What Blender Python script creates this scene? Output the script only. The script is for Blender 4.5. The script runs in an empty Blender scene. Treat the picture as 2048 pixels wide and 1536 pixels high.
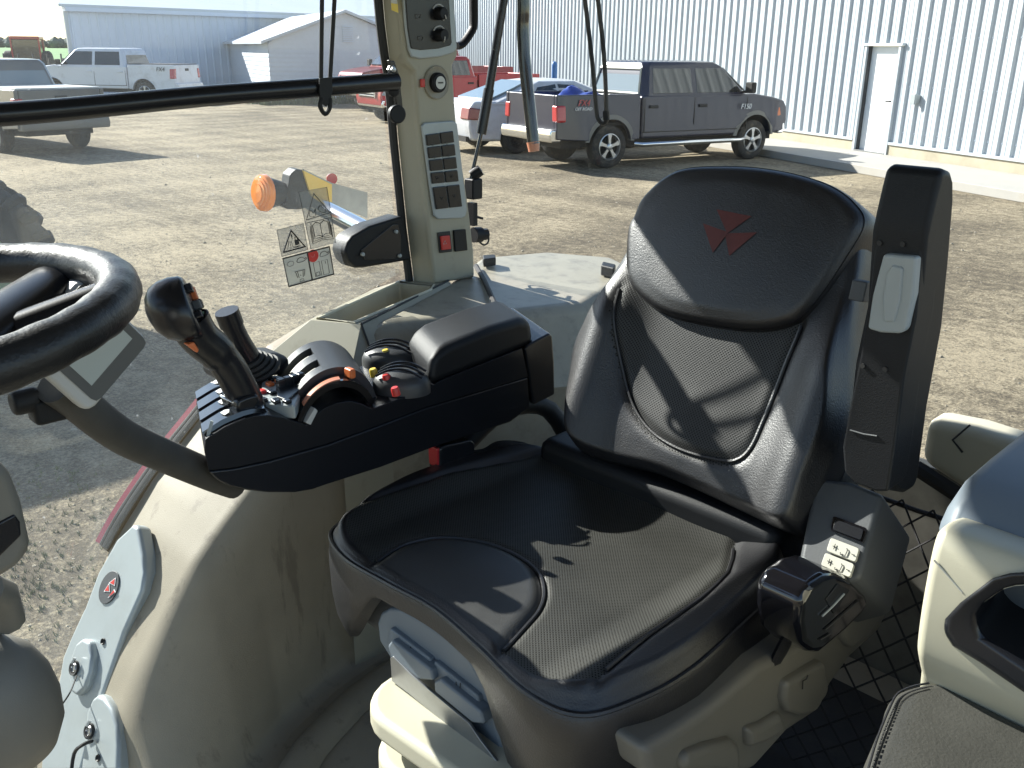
import bpy, bmesh, math, random
from mathutils import Vector, Matrix
random.seed(7)
SC = bpy.context.scene
COL = SC.collection
EYE = 2.1                       # camera height above the yard

# ------------------------------------------------------------------ camera
FPX = 1840.0                    # focal length in pixels of a 2048 px wide frame
PITCH = math.atan(667.0 / FPX)
ROLL = math.radians(0.6)
S2 = math.sqrt(0.5)
def old2world(v):               # camera-aligned axes -> tractor axes (x right side of tractor, y its front)
    return Vector((S2 * (v[1] - v[0]), -S2 * (v[0] + v[1]), v[2]))
_right = old2world((1, 0, 0)); _fwd = old2world((0, math.cos(PITCH), -math.sin(PITCH)))
_up = old2world((0, math.sin(PITCH), math.cos(PITCH)))
_r2 = _right * math.cos(ROLL) + _up * math.sin(ROLL)
_u2 = _up * math.cos(ROLL) - _right * math.sin(ROLL)
cam_d = bpy.data.cameras.new('camera'); cam = bpy.data.objects.new('camera', cam_d); COL.objects.link(cam)
M = Matrix((_r2, _u2, -_fwd)).transposed().to_4x4(); M.translation = Vector((0, 0, EYE))
cam.matrix_world = M
cam_d.sensor_width = 36.0; cam_d.lens = FPX / 2048 * 36.0
cam_d.clip_start = 0.02; cam_d.clip_end = 4000
SC.camera = cam

# ------------------------------------------------------------------ light
SUN_EL = math.radians(31); SUN_DIR = Vector((0.985, 0.17, 0)).normalized()
w = bpy.data.worlds.new('World'); SC.world = w; w.use_nodes = True
nt = w.node_tree; bg = nt.nodes['Background']
sky = nt.nodes.new('ShaderNodeTexSky'); sky.sky_type = 'NISHITA'; sky.sun_disc = False
sky.sun_elevation = SUN_EL; sky.sun_rotation = math.atan2(SUN_DIR.x, SUN_DIR.y)
sky.air_density = 1.0; sky.dust_density = 0.4; sky.ozone_density = 1.0
nt.links.new(sky.outputs[0], bg.inputs[0]); bg.inputs[1].default_value = 0.08
sun_d = bpy.data.lights.new('sun', 'SUN'); sun_d.energy = 4.8; sun_d.angle = math.radians(0.53)
sun_d.color = (1.0, 0.965, 0.90)
sun = bpy.data.objects.new('sun', sun_d); COL.objects.link(sun)
sdir = Vector((SUN_DIR.x * math.cos(SUN_EL), SUN_DIR.y * math.cos(SUN_EL), math.sin(SUN_EL)))
sun.rotation_euler = sdir.to_track_quat('Z', 'Y').to_euler()
SC.view_settings.view_transform = 'Standard'; SC.view_settings.look = 'None'
SC.view_settings.exposure = 1.5; SC.view_settings.gamma = 1.0
try:
    SC.cycles.max_bounces = 10; SC.cycles.transparent_max_bounces = 16; SC.cycles.caustics_refractive = False
except Exception: pass

# ------------------------------------------------------------------ view rays (to measure the photo onto known planes)
CO = Vector((0, 0, EYE))
def ray(u, v):
    a = (u - 1024) / FPX; b = (768 - v) / FPX
    return _fwd + _r2 * a + _u2 * b
def PR(u, v, r): d = ray(u, v); return CO + d * (r / d.x)           # point on the plane x = r
def PF(u, v, f): d = ray(u, v); return CO + d * (f / d.y)           # point on the plane y = f
def PZ(u, v, z): d = ray(u, v); return CO + d * (z / d.z)           # point at height z above the eye
def PG(u, v, z=0.0): d = ray(u, v); return CO + d * ((z - EYE) / d.z)
def PP(u, v, p0, n): d = ray(u, v); return CO + d * ((p0 - CO).dot(n) / d.dot(n))
def C(r, f, z): return Vector((r, f, z + EYE))                       # cab point, z from eye level

# ------------------------------------------------------------------ mesh builder
class MB:
    def __init__(s): s.v = []; s.f = []
    def add(s, vs, fs):
        o = len(s.v); s.v += [Vector(p) for p in vs]; s.f += [tuple(i + o for i in f) for f in fs]; return s
    def quad(s, *p): return s.add(p, [tuple(range(len(p)))])
    def box(s, c, size, m=None):
        c = Vector(c); hx, hy, hz = size[0] / 2, size[1] / 2, size[2] / 2
        vs = [Vector((x, y, z)) for x in (-hx, hx) for y in (-hy, hy) for z in (-hz, hz)]
        if m is not None: vs = [m @ p for p in vs]
        return s.add([c + p for p in vs], [(0, 1, 3, 2), (4, 6, 7, 5), (0, 4, 5, 1), (2, 3, 7, 6), (0, 2, 6, 4), (1, 5, 7, 3)])
    def prism(s, poly, vec):
        poly = [Vector(p) for p in poly]; vec = Vector(vec); n = len(poly)
        vs = poly + [p + vec for p in poly]
        return s.add(vs, [tuple(range(n - 1, -1, -1)), tuple(range(n, 2 * n))] + [(i, (i + 1) % n, n + (i + 1) % n, n + i) for i in range(n)])
    def loft(s, rings, caps=True, closed=True):
        n = len(rings[0]); vs = [p for r in rings for p in r]; fs = []
        for k in range(len(rings) - 1):
            for i in range(n if closed else n - 1):
                j = (i + 1) % n; fs.append((k * n + i, k * n + j, (k + 1) * n + j, (k + 1) * n + i))
        if caps: fs += [tuple(range(n - 1, -1, -1)), tuple(range((len(rings) - 1) * n, len(rings) * n))]
        return s.add(vs, fs)
    def tube(s, path, rad, n=12, closed=False, caps=True, flat=None):
        path = [Vector(p) for p in path]; m = len(path)
        rad = rad if isinstance(rad, (list, tuple)) else [rad] * m
        rings = []; prev = None
        for i, p in enumerate(path):
            if closed: t = path[(i + 1) % m] - path[i - 1]
            else: t = path[min(i + 1, m - 1)] - path[max(i - 1, 0)]
            t.normalize()
            if prev is None:
                a = Vector((0, 0, 1)) if abs(t.z) < 0.9 else Vector((1, 0, 0))
                x = t.cross(a).normalized()
            else:
                x = (prev - t * prev.dot(t)).normalized()
            prev = x; y = t.cross(x)
            k = flat if flat else 1.0
            rings.append([p + x * (math.cos(2 * math.pi * j / n) * rad[i]) + y * (math.sin(2 * math.pi * j / n) * rad[i] * k) for j in range(n)])
        if closed: rings.append(rings[0]); return s.loft(rings, caps=False)
        return s.loft(rings, caps=caps)
    def lathe(s, prof, o, axis, n=24, caps=True):                     # prof: (radius, along)
        o = Vector(o); ax = Vector(axis).normalized()
        a = Vector((0, 0, 1)) if abs(ax.z) < 0.9 else Vector((1, 0, 0))
        x = ax.cross(a).normalized(); y = ax.cross(x)
        rings = [[o + ax * h + (x * math.cos(2 * math.pi * j / n) + y * math.sin(2 * math.pi * j / n)) * r for j in range(n)] for r, h in prof]
        return s.loft(rings, caps=caps)
    def grid(s, fn, nu, nv):
        vs = [fn(i / nu, j / nv) for j in range(nv + 1) for i in range(nu + 1)]
        fs = [(j * (nu + 1) + i, j * (nu + 1) + i + 1, (j + 1) * (nu + 1) + i + 1, (j + 1) * (nu + 1) + i) for j in range(nv) for i in range(nu)]
        return s.add(vs, fs)
    def ball(s, c, r, n=14, m=None):
        c = Vector(c); r = r if isinstance(r, (tuple, list)) else (r, r, r)
        rings = []
        for k in range(n + 1):
            t = math.pi * k / n; rr = max(math.sin(t), 1e-3)
            ring = [Vector((r[0] * rr * math.cos(2 * math.pi * j / (2 * n)), r[1] * rr * math.sin(2 * math.pi * j / (2 * n)), -r[2] * math.cos(t))) for j in range(2 * n)]
            rings.append([c + (m @ p if m is not None else p) for p in ring])
        return s.loft(rings)
    def map(s, fn): s.v = [fn(p) for p in s.v]; return s

CAB = {}                                                    # cab things: root object -> base point (parts are given in world coordinates)
def root_of(o):
    while o.parent: o = o.parent
    return o
def obj(name, mb, mat, parent=None, smooth=40, bevel=0.0, seg=3, sub=0, label=None, recalc=True):
    me = bpy.data.meshes.new(name)
    vs = mb.v
    if parent is not None:
        r = root_of(parent)
        if r.name in CAB: vs = [p - CAB[r.name] for p in vs]
    me.from_pydata([tuple(p) for p in vs], [], mb.f); me.update()
    if recalc:
        bm = bmesh.new(); bm.from_mesh(me); bmesh.ops.recalc_face_normals(bm, faces=bm.faces); bm.to_mesh(me); bm.free()
    o = bpy.data.objects.new(name, me); COL.objects.link(o)
    if mat: me.materials.append(mat)
    if smooth:
        me.polygons.foreach_set('use_smooth', [True] * len(me.polygons))
        if not bevel:
            try: me.set_sharp_from_angle(angle=math.radians(smooth))
            except Exception: pass
    if bevel:
        b = o.modifiers.new('bevel', 'BEVEL'); b.width = bevel; b.segments = seg; b.limit_method = 'ANGLE'; b.angle_limit = math.radians(32)
        b.harden_normals = True; b.use_clamp_overlap = True
    if sub:
        s = o.modifiers.new('sub', 'SUBSURF'); s.levels = sub; s.render_levels = sub
    if parent is not None: o.parent = parent
    if label: o['label'] = label
    return o
def tag(o, label, cat=None, group=None, kind=None):
    if label: o['label'] = label
    if cat: o['category'] = cat
    if group: o['group'] = group
    if kind: o['kind'] = kind
    return o
def thing(name, label, cat, base, rz=0.0, group=None, cab=True):
    o = bpy.data.objects.new(name, None); COL.objects.link(o); o.empty_display_size = 0.05
    o.location = base; o.rotation_euler = (0, 0, rz); tag(o, label, cat, group)
    if cab: CAB[o.name] = Vector(base)
    return o
def struct(name, mb, mat, **k):
    o = obj(name, mb, mat, **k); o['kind'] = 'structure'; return o
def text_mb(txt, size, mtx, extrude=0.001, shear=0.0, align='CENTER'):
    c = bpy.data.curves.new('txt', 'FONT'); c.body = txt; c.size = size; c.extrude = extrude; c.shear = shear
    c.align_x = align; c.align_y = 'CENTER'; c.resolution_u = 3
    o = bpy.data.objects.new('txt', c); me = bpy.data.meshes.new_from_object(o)
    mb = MB(); mb.add([mtx @ v.co for v in me.vertices], [tuple(p.vertices) for p in me.polygons])
    bpy.data.objects.remove(o); bpy.data.curves.remove(c); bpy.data.meshes.remove(me)
    return mb
def frame(o, x, y):                                          # matrix with given x, y axes
    x = Vector(x).normalized(); z = x.cross(Vector(y)).normalized(); y = z.cross(x)
    m = Matrix((x, y, z)).transposed().to_4x4(); m.translation = Vector(o); return m
def smoothpath(pts, n=6, closed=False):                       # Catmull-Rom
    pts = [Vector(p) for p in pts]; out = []; m = len(pts)
    rng = range(m) if closed else range(m - 1)
    for i in rng:
        if closed: p0, p1, p2, p3 = pts[i - 1], pts[i], pts[(i + 1) % m], pts[(i + 2) % m]
        else: p0, p1, p2, p3 = pts[max(i - 1, 0)], pts[i], pts[i + 1], pts[min(i + 2, m - 1)]
        for k in range(n):
            t = k / n
            out.append(0.5 * ((2 * p1) + (p2 - p0) * t + (2 * p0 - 5 * p1 + 4 * p2 - p3) * t * t + (3 * p1 - p0 - 3 * p2 + p3) * t ** 3))
    if not closed: out.append(pts[-1])
    return out
def rrect(w, h, r, n=4):
    out = []
    for cx, cy, a0 in ((w / 2 - r, h / 2 - r, 0), (-w / 2 + r, h / 2 - r, 90), (-w / 2 + r, -h / 2 + r, 180), (w / 2 - r, -h / 2 + r, 270)):
        for k in range(n + 1):
            a = math.radians(a0 + 90 * k / n); out.append((cx + r * math.cos(a), cy + r * math.sin(a)))
    return out
def interp(x, pts):
    if x <= pts[0][0]: return pts[0][1]
    for (a, b), (c, d) in zip(pts, pts[1:]):
        if x <= c: return b + (d - b) * (x - a) / (c - a)
    return pts[-1][1]
def smooth01(a, b, x):
    t = min(max((x - a) / (b - a), 0), 1); return t * t * (3 - 2 * t)

# ------------------------------------------------------------------ materials
MT = {}
def N(nt, typ, **k):
    n = nt.nodes.new(typ)
    for a, b in k.items():
        if a in n.inputs: n.inputs[a].default_value = b
        else: setattr(n, a, b)
    return n
def mat(name, col, rough=0.5, metal=0.0, spec=0.5, var=0.0, vscale=6.0, bump=0.0, bscale=300.0, coat=0.0, dirt=None, dscale=3.0, damt=0.5, dlo=0.5, dhi=0.72, dstr=(1, 1, 1), emit=None, rvar=0.0, bdist=0.002):
    m = bpy.data.materials.new(name); m.use_nodes = True; nt = m.node_tree; L = nt.links
    p = nt.nodes['Principled BSDF']
    p.inputs['Base Color'].default_value = (*col, 1); p.inputs['Roughness'].default_value = rough
    p.inputs['Metallic'].default_value = metal; p.inputs['Specular IOR Level'].default_value = spec
    p.inputs['Coat Weight'].default_value = coat; p.inputs['Coat Roughness'].default_value = 0.06
    tc = N(nt, 'ShaderNodeTexCoord'); src = None
    if var or dirt or rvar:
        n1 = N(nt, 'ShaderNodeTexNoise', Scale=vscale, Detail=6.0, Roughness=0.6); L.new(tc.outputs['Object'], n1.inputs['Vector'])
        if var:
            mr = N(nt, 'ShaderNodeMapRange'); mr.inputs[1].default_value = 0.3; mr.inputs[2].default_value = 0.7
            mr.inputs[3].default_value = 1 - var; mr.inputs[4].default_value = 1 + var; L.new(n1.outputs['Fac'], mr.inputs[0])
            mx = N(nt, 'ShaderNodeMix', data_type='RGBA', blend_type='MULTIPLY'); mx.inputs[0].default_value = 1
            mx.inputs[6].default_value = (*col, 1); cb = N(nt, 'ShaderNodeCombineColor')
            for i in range(3): L.new(mr.outputs[0], cb.inputs[i])
            L.new(cb.outputs[0], mx.inputs[7]); src = mx.outputs[2]
        if rvar:
            mr2 = N(nt, 'ShaderNodeMapRange'); mr2.inputs[1].default_value = 0.3; mr2.inputs[2].default_value = 0.7
            mr2.inputs[3].default_value = max(rough - rvar, 0.03); mr2.inputs[4].default_value = rough + rvar
            L.new(n1.outputs['Fac'], mr2.inputs[0]); L.new(mr2.outputs[0], p.inputs['Roughness'])
    if dirt:
        n2 = N(nt, 'ShaderNodeTexNoise', Scale=dscale, Detail=9.0, Roughness=0.68); mp = N(nt, 'ShaderNodeMapping'); mp.inputs['Scale'].default_value = dstr; L.new(tc.outputs['Object'], mp.inputs[0]); L.new(mp.outputs[0], n2.inputs['Vector'])
        mr = N(nt, 'ShaderNodeMapRange'); mr.inputs[1].default_value = dlo; mr.inputs[2].default_value = dhi
        mr.inputs[3].default_value = 0; mr.inputs[4].default_value = damt; L.new(n2.outputs['Fac'], mr.inputs[0])
        mx = N(nt, 'ShaderNodeMix', data_type='RGBA'); L.new(mr.outputs[0], mx.inputs[0])
        mx.inputs[6].default_value = (*col, 1); mx.inputs[7].default_value = (*dirt, 1)
        if src: L.new(src, mx.inputs[6])
        src = mx.outputs[2]
    if src: L.new(src, p.inputs['Base Color'])
    if bump:
        n3 = N(nt, 'ShaderNodeTexNoise', Scale=bscale, Detail=3.0, Roughness=0.55); L.new(tc.outputs['Object'], n3.inputs['Vector'])
        b = N(nt, 'ShaderNodeBump', Strength=bump, Distance=bdist); L.new(n3.outputs['Fac'], b.inputs['Height']); L.new(b.outputs[0], p.inputs['Normal'])
    if emit:
        p.inputs['Emission Color'].default_value = (*emit[:3], 1); p.inputs['Emission Strength'].default_value = emit[3]
    MT[name] = m; return m
def perforated(name, col, axes, rough=0.46, step=0.0050):
    m = mat(name, col, rough=rough, spec=0.5, var=0.12, vscale=9, rvar=0.05); nt = m.node_tree; L = nt.links
    p = nt.nodes['Principled BSDF']; tc = N(nt, 'ShaderNodeTexCoord'); sp = N(nt, 'ShaderNodeSeparateXYZ'); L.new(tc.outputs['Object'], sp.inputs[0])
    def wave(op):
        s = N(nt, 'ShaderNodeMath', operation=op); L.new(sp.outputs[axes[0]], s.inputs[0]); L.new(sp.outputs[axes[1]], s.inputs[1])
        k = N(nt, 'ShaderNodeMath', operation='MULTIPLY'); L.new(s.outputs[0], k.inputs[0]); k.inputs[1].default_value = 2 * math.pi / step
        c = N(nt, 'ShaderNodeMath', operation='COSINE'); L.new(k.outputs[0], c.inputs[0]); return c
    a, b = wave('ADD'), wave('SUBTRACT')
    ad = N(nt, 'ShaderNodeMath', operation='ADD'); L.new(a.outputs[0], ad.inputs[0]); L.new(b.outputs[0], ad.inputs[1])
    mr = N(nt, 'ShaderNodeMapRange'); mr.inputs[1].default_value = 0.35; mr.inputs[2].default_value = 1.2; mr.inputs[3].default_value = 1; mr.inputs[4].default_value = 0
    L.new(ad.outputs[0], mr.inputs[0])
    mx = N(nt, 'ShaderNodeMix', data_type='RGBA', blend_type='MULTIPLY'); mx.inputs[0].default_value = 0.55
    old = p.inputs['Base Color'].links[0].from_socket; L.new(old, mx.inputs[6])
    cb = N(nt, 'ShaderNodeCombineColor')
    for i in range(3): L.new(mr.outputs[0], cb.inputs[i])
    L.new(cb.outputs[0], mx.inputs[7]); L.new(mx.outputs[2], p.inputs['Base Color'])
    bp = N(nt, 'ShaderNodeBump', Strength=0.35, Distance=0.001); L.new(mr.outputs[0], bp.inputs['Height']); L.new(bp.outputs[0], p.inputs['Normal'])
    sl = N(nt, 'ShaderNodeMath', operation='MULTIPLY'); sl.inputs[1].default_value = 0.5; L.new(mr.outputs[0], sl.inputs[0]); L.new(sl.outputs[0], p.inputs['Specular IOR Level'])
    return m
def glass(name, tint=(0.93, 0.97, 0.95), refl=0.06, dust=0.03, dcol=(0.8, 0.8, 0.75), dscale=2.5):
    m = bpy.data.materials.new(name); m.use_nodes = True; nt = m.node_tree; L = nt.links
    for n in list(nt.nodes): nt.nodes.remove(n)
    out = N(nt, 'ShaderNodeOutputMaterial'); tr = N(nt, 'ShaderNodeBsdfTransparent'); tr.inputs[0].default_value = (*tint, 1)
    gl = N(nt, 'ShaderNodeBsdfGlossy', Roughness=0.02); lw = N(nt, 'ShaderNodeLayerWeight', Blend=0.25)
    mr = N(nt, 'ShaderNodeMapRange'); mr.inputs[3].default_value = refl * 0.4; mr.inputs[4].default_value = min(refl * 7, 0.6); L.new(lw.outputs['Fresnel'], mr.inputs[0])
    m1 = N(nt, 'ShaderNodeMixShader'); L.new(mr.outputs[0], m1.inputs[0]); L.new(tr.outputs[0], m1.inputs[1]); L.new(gl.outputs[0], m1.inputs[2])
    tl = N(nt, 'ShaderNodeBsdfTranslucent'); tl.inputs[0].default_value = (*dcol, 1); df = N(nt, 'ShaderNodeBsdfDiffuse'); df.inputs[0].default_value = (*dcol, 1)
    m2 = N(nt, 'ShaderNodeMixShader'); m2.inputs[0].default_value = 0.5; L.new(tl.outputs[0], m2.inputs[1]); L.new(df.outputs[0], m2.inputs[2])
    tc = N(nt, 'ShaderNodeTexCoord'); no = N(nt, 'ShaderNodeTexNoise', Scale=dscale, Detail=10.0, Roughness=0.7); L.new(tc.outputs['Object'], no.inputs['Vector'])
    no2 = N(nt, 'ShaderNodeTexNoise', Scale=70.0, Detail=2.0); L.new(tc.outputs['Object'], no2.inputs['Vector'])
    d1 = N(nt, 'ShaderNodeMapRange'); d1.inputs[1].default_value = 0.3; d1.inputs[2].default_value = 0.8; d1.inputs[3].default_value = dust * 0.4; d1.inputs[4].default_value = dust * 2.0; L.new(no.outputs['Fac'], d1.inputs[0])
    d2 = N(nt, 'ShaderNodeMapRange'); d2.inputs[1].default_value = 0.74; d2.inputs[2].default_value = 0.80; d2.inputs[3].default_value = 0; d2.inputs[4].default_value = dust * 5; L.new(no2.outputs['Fac'], d2.inputs[0])
    ds = N(nt, 'ShaderNodeMath', operation='ADD'); L.new(d1.outputs[0], ds.inputs[0]); L.new(d2.outputs[0], ds.inputs[1])
    m3 = N(nt, 'ShaderNodeMixShader'); L.new(ds.outputs[0], m3.inputs[0]); L.new(m1.outputs[0], m3.inputs[1]); L.new(m2.outputs[0], m3.inputs[2])
    L.new(m3.outputs[0], out.inputs[0]); MT[name] = m; return m

mat('leather', (0.012, 0.012, 0.014), rough=0.41, spec=0.8, var=0.25, vscale=9, bump=0.3, bscale=430, rvar=0.08)
mat('leather_worn', (0.032, 0.032, 0.031), rough=0.38, spec=0.7, var=0.25, vscale=8, bump=0.15, bscale=500, rvar=0.08)
mat('leather_olive', (0.055, 0.054, 0.048), rough=0.4, var=0.2, vscale=9, bump=0.4, bscale=330, rvar=0.06)
perforated('perf_seat', (0.036, 0.036, 0.032), (0, 1), rough=0.5)
perforated('perf_back', (0.028, 0.028, 0.027), (0, 2), rough=0.5)
mat('black_plastic', (0.009, 0.010, 0.012), rough=0.5, spec=0.3, var=0.1, bump=0.25, bscale=700)
mat('black_satin', (0.010, 0.011, 0.014), rough=0.27, bump=0.05, bscale=600)
mat('black_gloss', (0.006, 0.006, 0.008), rough=0.08, coat=0.6)
mat('wheel_leather', (0.014, 0.014, 0.015), rough=0.4, spec=0.5, var=0.2, vscale=12, bump=0.3, bscale=260, rvar=0.08)
mat('dusty_black', (0.05, 0.048, 0.043), rough=0.65, var=0.25, vscale=14, bump=0.2, bscale=500)
mat('rubber', (0.014, 0.014, 0.014), rough=0.65, bump=0.2, bscale=200)
mat('tan', (0.36, 0.34, 0.262), rough=0.52, var=0.05, vscale=5, bump=0.15, bscale=800, dirt=(0.17, 0.145, 0.10), dscale=9, damt=0.45, dlo=0.56, dhi=0.70)
mat('tan_dirty', (0.275, 0.244, 0.184), rough=0.62, var=0.10, vscale=5, bump=0.25, bscale=600, dirt=(0.12, 0.10, 0.075), dscale=15, damt=0.5, dlo=0.575, dhi=0.66, dstr=(1.6, 1.6, 0.28))
mat('tan_clean', (0.50, 0.475, 0.365), rough=0.45, var=0.03, bump=0.1, bscale=900)
mat('trim_blue_grey', (0.36, 0.40, 0.41), rough=0.42, metal=0.25, var=0.05, dirt=(0.22, 0.22, 0.2), dscale=8, damt=0.3)
mat('grey_plastic', (0.075, 0.08, 0.085), rough=0.5, var=0.06, bump=0.15, bscale=800)
mat('warm_grey', (0.17, 0.16, 0.135), rough=0.5, var=0.06, bump=0.15, bscale=800)
mat('light_grey', (0.33, 0.36, 0.36), rough=0.42, var=0.05)
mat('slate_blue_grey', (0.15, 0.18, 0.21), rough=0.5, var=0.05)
mat('ivory', (0.5, 0.49, 0.42), rough=0.45, var=0.05)
mat('dark_mark', (0.02, 0.02, 0.02), rough=0.6)
mat('white_mark', (0.75, 0.75, 0.75), rough=0.6)
mat('dim_mark', (0.10, 0.10, 0.10), rough=0.6)
mat('red_emblem', (0.10, 0.018, 0.014), rough=0.5, var=0.2, vscale=40)
mat('red_plastic', (0.55, 0.04, 0.035), rough=0.35)
mat('orange_plastic', (0.62, 0.16, 0.05), rough=0.35)
mat('salmon_plastic', (0.55, 0.22, 0.13), rough=0.3)
mat('yellow_plastic', (0.62, 0.46, 0.05), rough=0.4)
mat('amber_lens', (0.85, 0.24, 0.02), rough=0.18, coat=0.5)
mat('red_lens', (0.42, 0.025, 0.03), rough=0.2, coat=0.5)
mat('chrome', (0.65, 0.66, 0.67), rough=0.14, metal=1.0)
mat('steel', (0.36, 0.37, 0.38), rough=0.35, metal=0.9, var=0.15, vscale=20)
mat('alloy', (0.5, 0.5, 0.5), rough=0.32, metal=0.8)
mat('screen', (0.42, 0.46, 0.44), rough=0.18)
mat('screen_rim', (0.10, 0.105, 0.105), rough=0.3)
mat('pale_grey', (0.5, 0.5, 0.48), rough=0.42)
mat('hazard_yellow', (0.75, 0.5, 0.10), rough=0.5)
mat('label_yellow', (0.75, 0.55, 0.05), rough=0.5)
mat('fender_red', (0.25, 0.02, 0.035), rough=0.35, coat=0.4)
mat('mud', (0.15, 0.125, 0.085), rough=0.9, var=0.3, vscale=9, bump=0.5, bscale=60)
mat('webbing', (0.012, 0.012, 0.014), rough=0.75, bump=0.5, bscale=260)
mat('floor_mat', (0.02, 0.019, 0.018), rough=0.7, bump=0.3, bscale=150, dirt=(0.09, 0.075, 0.05), dscale=6, damt=0.4)
glass('window_glass', tint=(0.94, 0.975, 0.965), dust=0.042, dcol=(0.75, 0.82, 0.85))
glass('rear_glass', tint=(0.96, 0.985, 0.975), dust=0.012)
# ------------------------------------------------------------------ the yard and the far country
def ground_mat():
    m = mat('yard_dirt', (0.2, 0.17, 0.12), rough=0.95, spec=0.15); nt = m.node_tree; L = nt.links; p = nt.nodes['Principled BSDF']
    tc = N(nt, 'ShaderNodeTexCoord')
    def noise(scale, det, rough, sx=1, sy=1, rot=0.0, dist=0.0):
        mp = N(nt, 'ShaderNodeMapping'); mp.inputs['Scale'].default_value = (sx, sy, 1); mp.inputs['Rotation'].default_value = (0, 0, rot)
        L.new(tc.outputs['Object'], mp.inputs[0]); n = N(nt, 'ShaderNodeTexNoise', Scale=scale, Detail=det, Roughness=rough, Distortion=dist); L.new(mp.outputs[0], n.inputs['Vector']); return n
    big = noise(0.16, 5, 0.6, dist=0.5); trk = noise(0.7, 6, 0.7, 0.22, 1.5, math.radians(28), 0.9); trk2 = noise(0.9, 6, 0.7, 0.2, 1.6, math.radians(-18), 0.6); fine = noise(9, 12, 0.75); grit = noise(45, 4, 0.75)
    cr = N(nt, 'ShaderNodeValToRGB'); e = cr.color_ramp.elements
    e[0].position = 0.28; e[0].color = (0.110, 0.092, 0.068, 1); e[1].position = 0.72; e[1].color = (0.355, 0.30, 0.208, 1)
    x = cr.color_ramp.elements.new(0.5); x.color = (0.21, 0.177, 0.124, 1)
    def mixv(a, b, f):
        mx = N(nt, 'ShaderNodeMix'); mx.inputs[0].default_value = f; L.new(a, mx.inputs[2]); L.new(b, mx.inputs[3]); return mx.outputs[0]
    wv = N(nt, 'ShaderNodeTexWave', Scale=0.22, Distortion=7.0, Detail=4.0); wv.inputs['Detail Scale'].default_value = 0.8; L.new(tc.outputs['Object'], wv.inputs['Vector'])
    v = mixv(big.outputs['Fac'], wv.outputs['Fac'], 0.09); v = mixv(v, trk.outputs['Fac'], 0.30); v = mixv(v, trk2.outputs['Fac'], 0.22); v = mixv(v, fine.outputs['Fac'], 0.42); v = mixv(v, grit.outputs['Fac'], 0.30)
    # spread the contrast back out
    mr = N(nt, 'ShaderNodeMapRange'); mr.inputs[1].default_value = 0.405; mr.inputs[2].default_value = 0.60; L.new(v, mr.inputs[0]); L.new(mr.outputs[0], cr.inputs[0])
    L.new(cr.outputs[0], p.inputs['Base Color'])
    b1 = N(nt, 'ShaderNodeBump', Strength=0.9, Distance=0.09); L.new(trk.outputs['Fac'], b1.inputs['Height'])
    b2 = N(nt, 'ShaderNodeBump', Strength=0.9, Distance=0.035); L.new(fine.outputs['Fac'], b2.inputs['Height']); L.new(b1.outputs[0], b2.inputs['Normal'])
    b3 = N(nt, 'ShaderNodeBump', Strength=0.8, Distance=0.012); L.new(grit.outputs['Fac'], b3.inputs['Height']); L.new(b2.outputs[0], b3.inputs['Normal'])
    L.new(b3.outputs[0], p.inputs['Normal']); return m
ground_mat()
g = MB(); g.grid(lambda a, b: Vector((-1500 + 3000 * a, -1500 + 3000 * b, 0)), 6, 6)
struct('ground', g, MT['yard_dirt'], smooth=0)
mat('crop_green', (0.085, 0.20, 0.045), rough=0.9, var=0.25, vscale=0.02)
def old(x, y, z=0): v = old2world((x, y, z)); return v
fb = MB(); fb.quad(old(-300, 74, 0.02), old(-10, 74, 0.02), old(40, 1300, 0.02), old(-900, 1300, 0.02)); o = struct('field', fb, MT['crop_green'], smooth=0)
mat('far_wood', (0.075, 0.105, 0.095), rough=0.9, var=0.4, vscale=0.05)  # some of the blue haze of distance is put into the colour
tw = MB(); rr = random.Random(4)
for i in range(300):
    x = -720 + i * 2.6 + rr.uniform(-3, 3); y = 900 + rr.uniform(-40, 60); h = rr.uniform(6, 10)
    rings = []
    for k in range(6):
        t = k / 5; q = math.sin(math.pi * min(t * 0.85 + 0.12, 1)) * h * 0.62
        rings.append([old(x + q * math.cos(a) * rr.uniform(.75, 1.2), y + q * math.sin(a), h * t) for a in [j * math.pi / 4 for j in range(8)]])
    tw.loft(rings)
wood = obj('distant_wood', tw, MT['far_wood'], smooth=0); tag(wood, 'far-off line of trees along the edge of the green field', 'wood', kind='stuff')

# loose stones over the near yard
gv = MB(); rr = random.Random(21)
mat('stone', (0.27, 0.235, 0.175), rough=0.9, var=0.35, vscale=1.5)
for i in range(5200):
    d = 2.6 + 17 * rr.random() ** 1.6; az = rr.uniform(-0.62, 0.62); p = old(d * math.sin(az), d * math.cos(az))
    q = rr.uniform(0.004, 0.012) * (1.0 if rr.random() < 0.96 else 1.8) * (0.7 + d * 0.045); a0 = rr.uniform(0, 6.28); ring = []
    for k in range(5): a_ = a0 + k * 1.2566; ring.append(p + Vector((math.cos(a_) * q * rr.uniform(.7, 1.3), math.sin(a_) * q * rr.uniform(.7, 1.3), q * rr.uniform(0.0, .3))))
    top = p + Vector((rr.uniform(-.3, .3) * q, rr.uniform(-.3, .3) * q, q * rr.uniform(.5, 1.0))); gv.add(ring + [top], [(k, (k + 1) % 5, 5) for k in range(5)])
gvo = obj('gravel', gv, MT['stone'], smooth=0, recalc=False); tag(gvo, 'loose stones and clods scattered over the dirt yard', 'gravel', kind='stuff')

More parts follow.
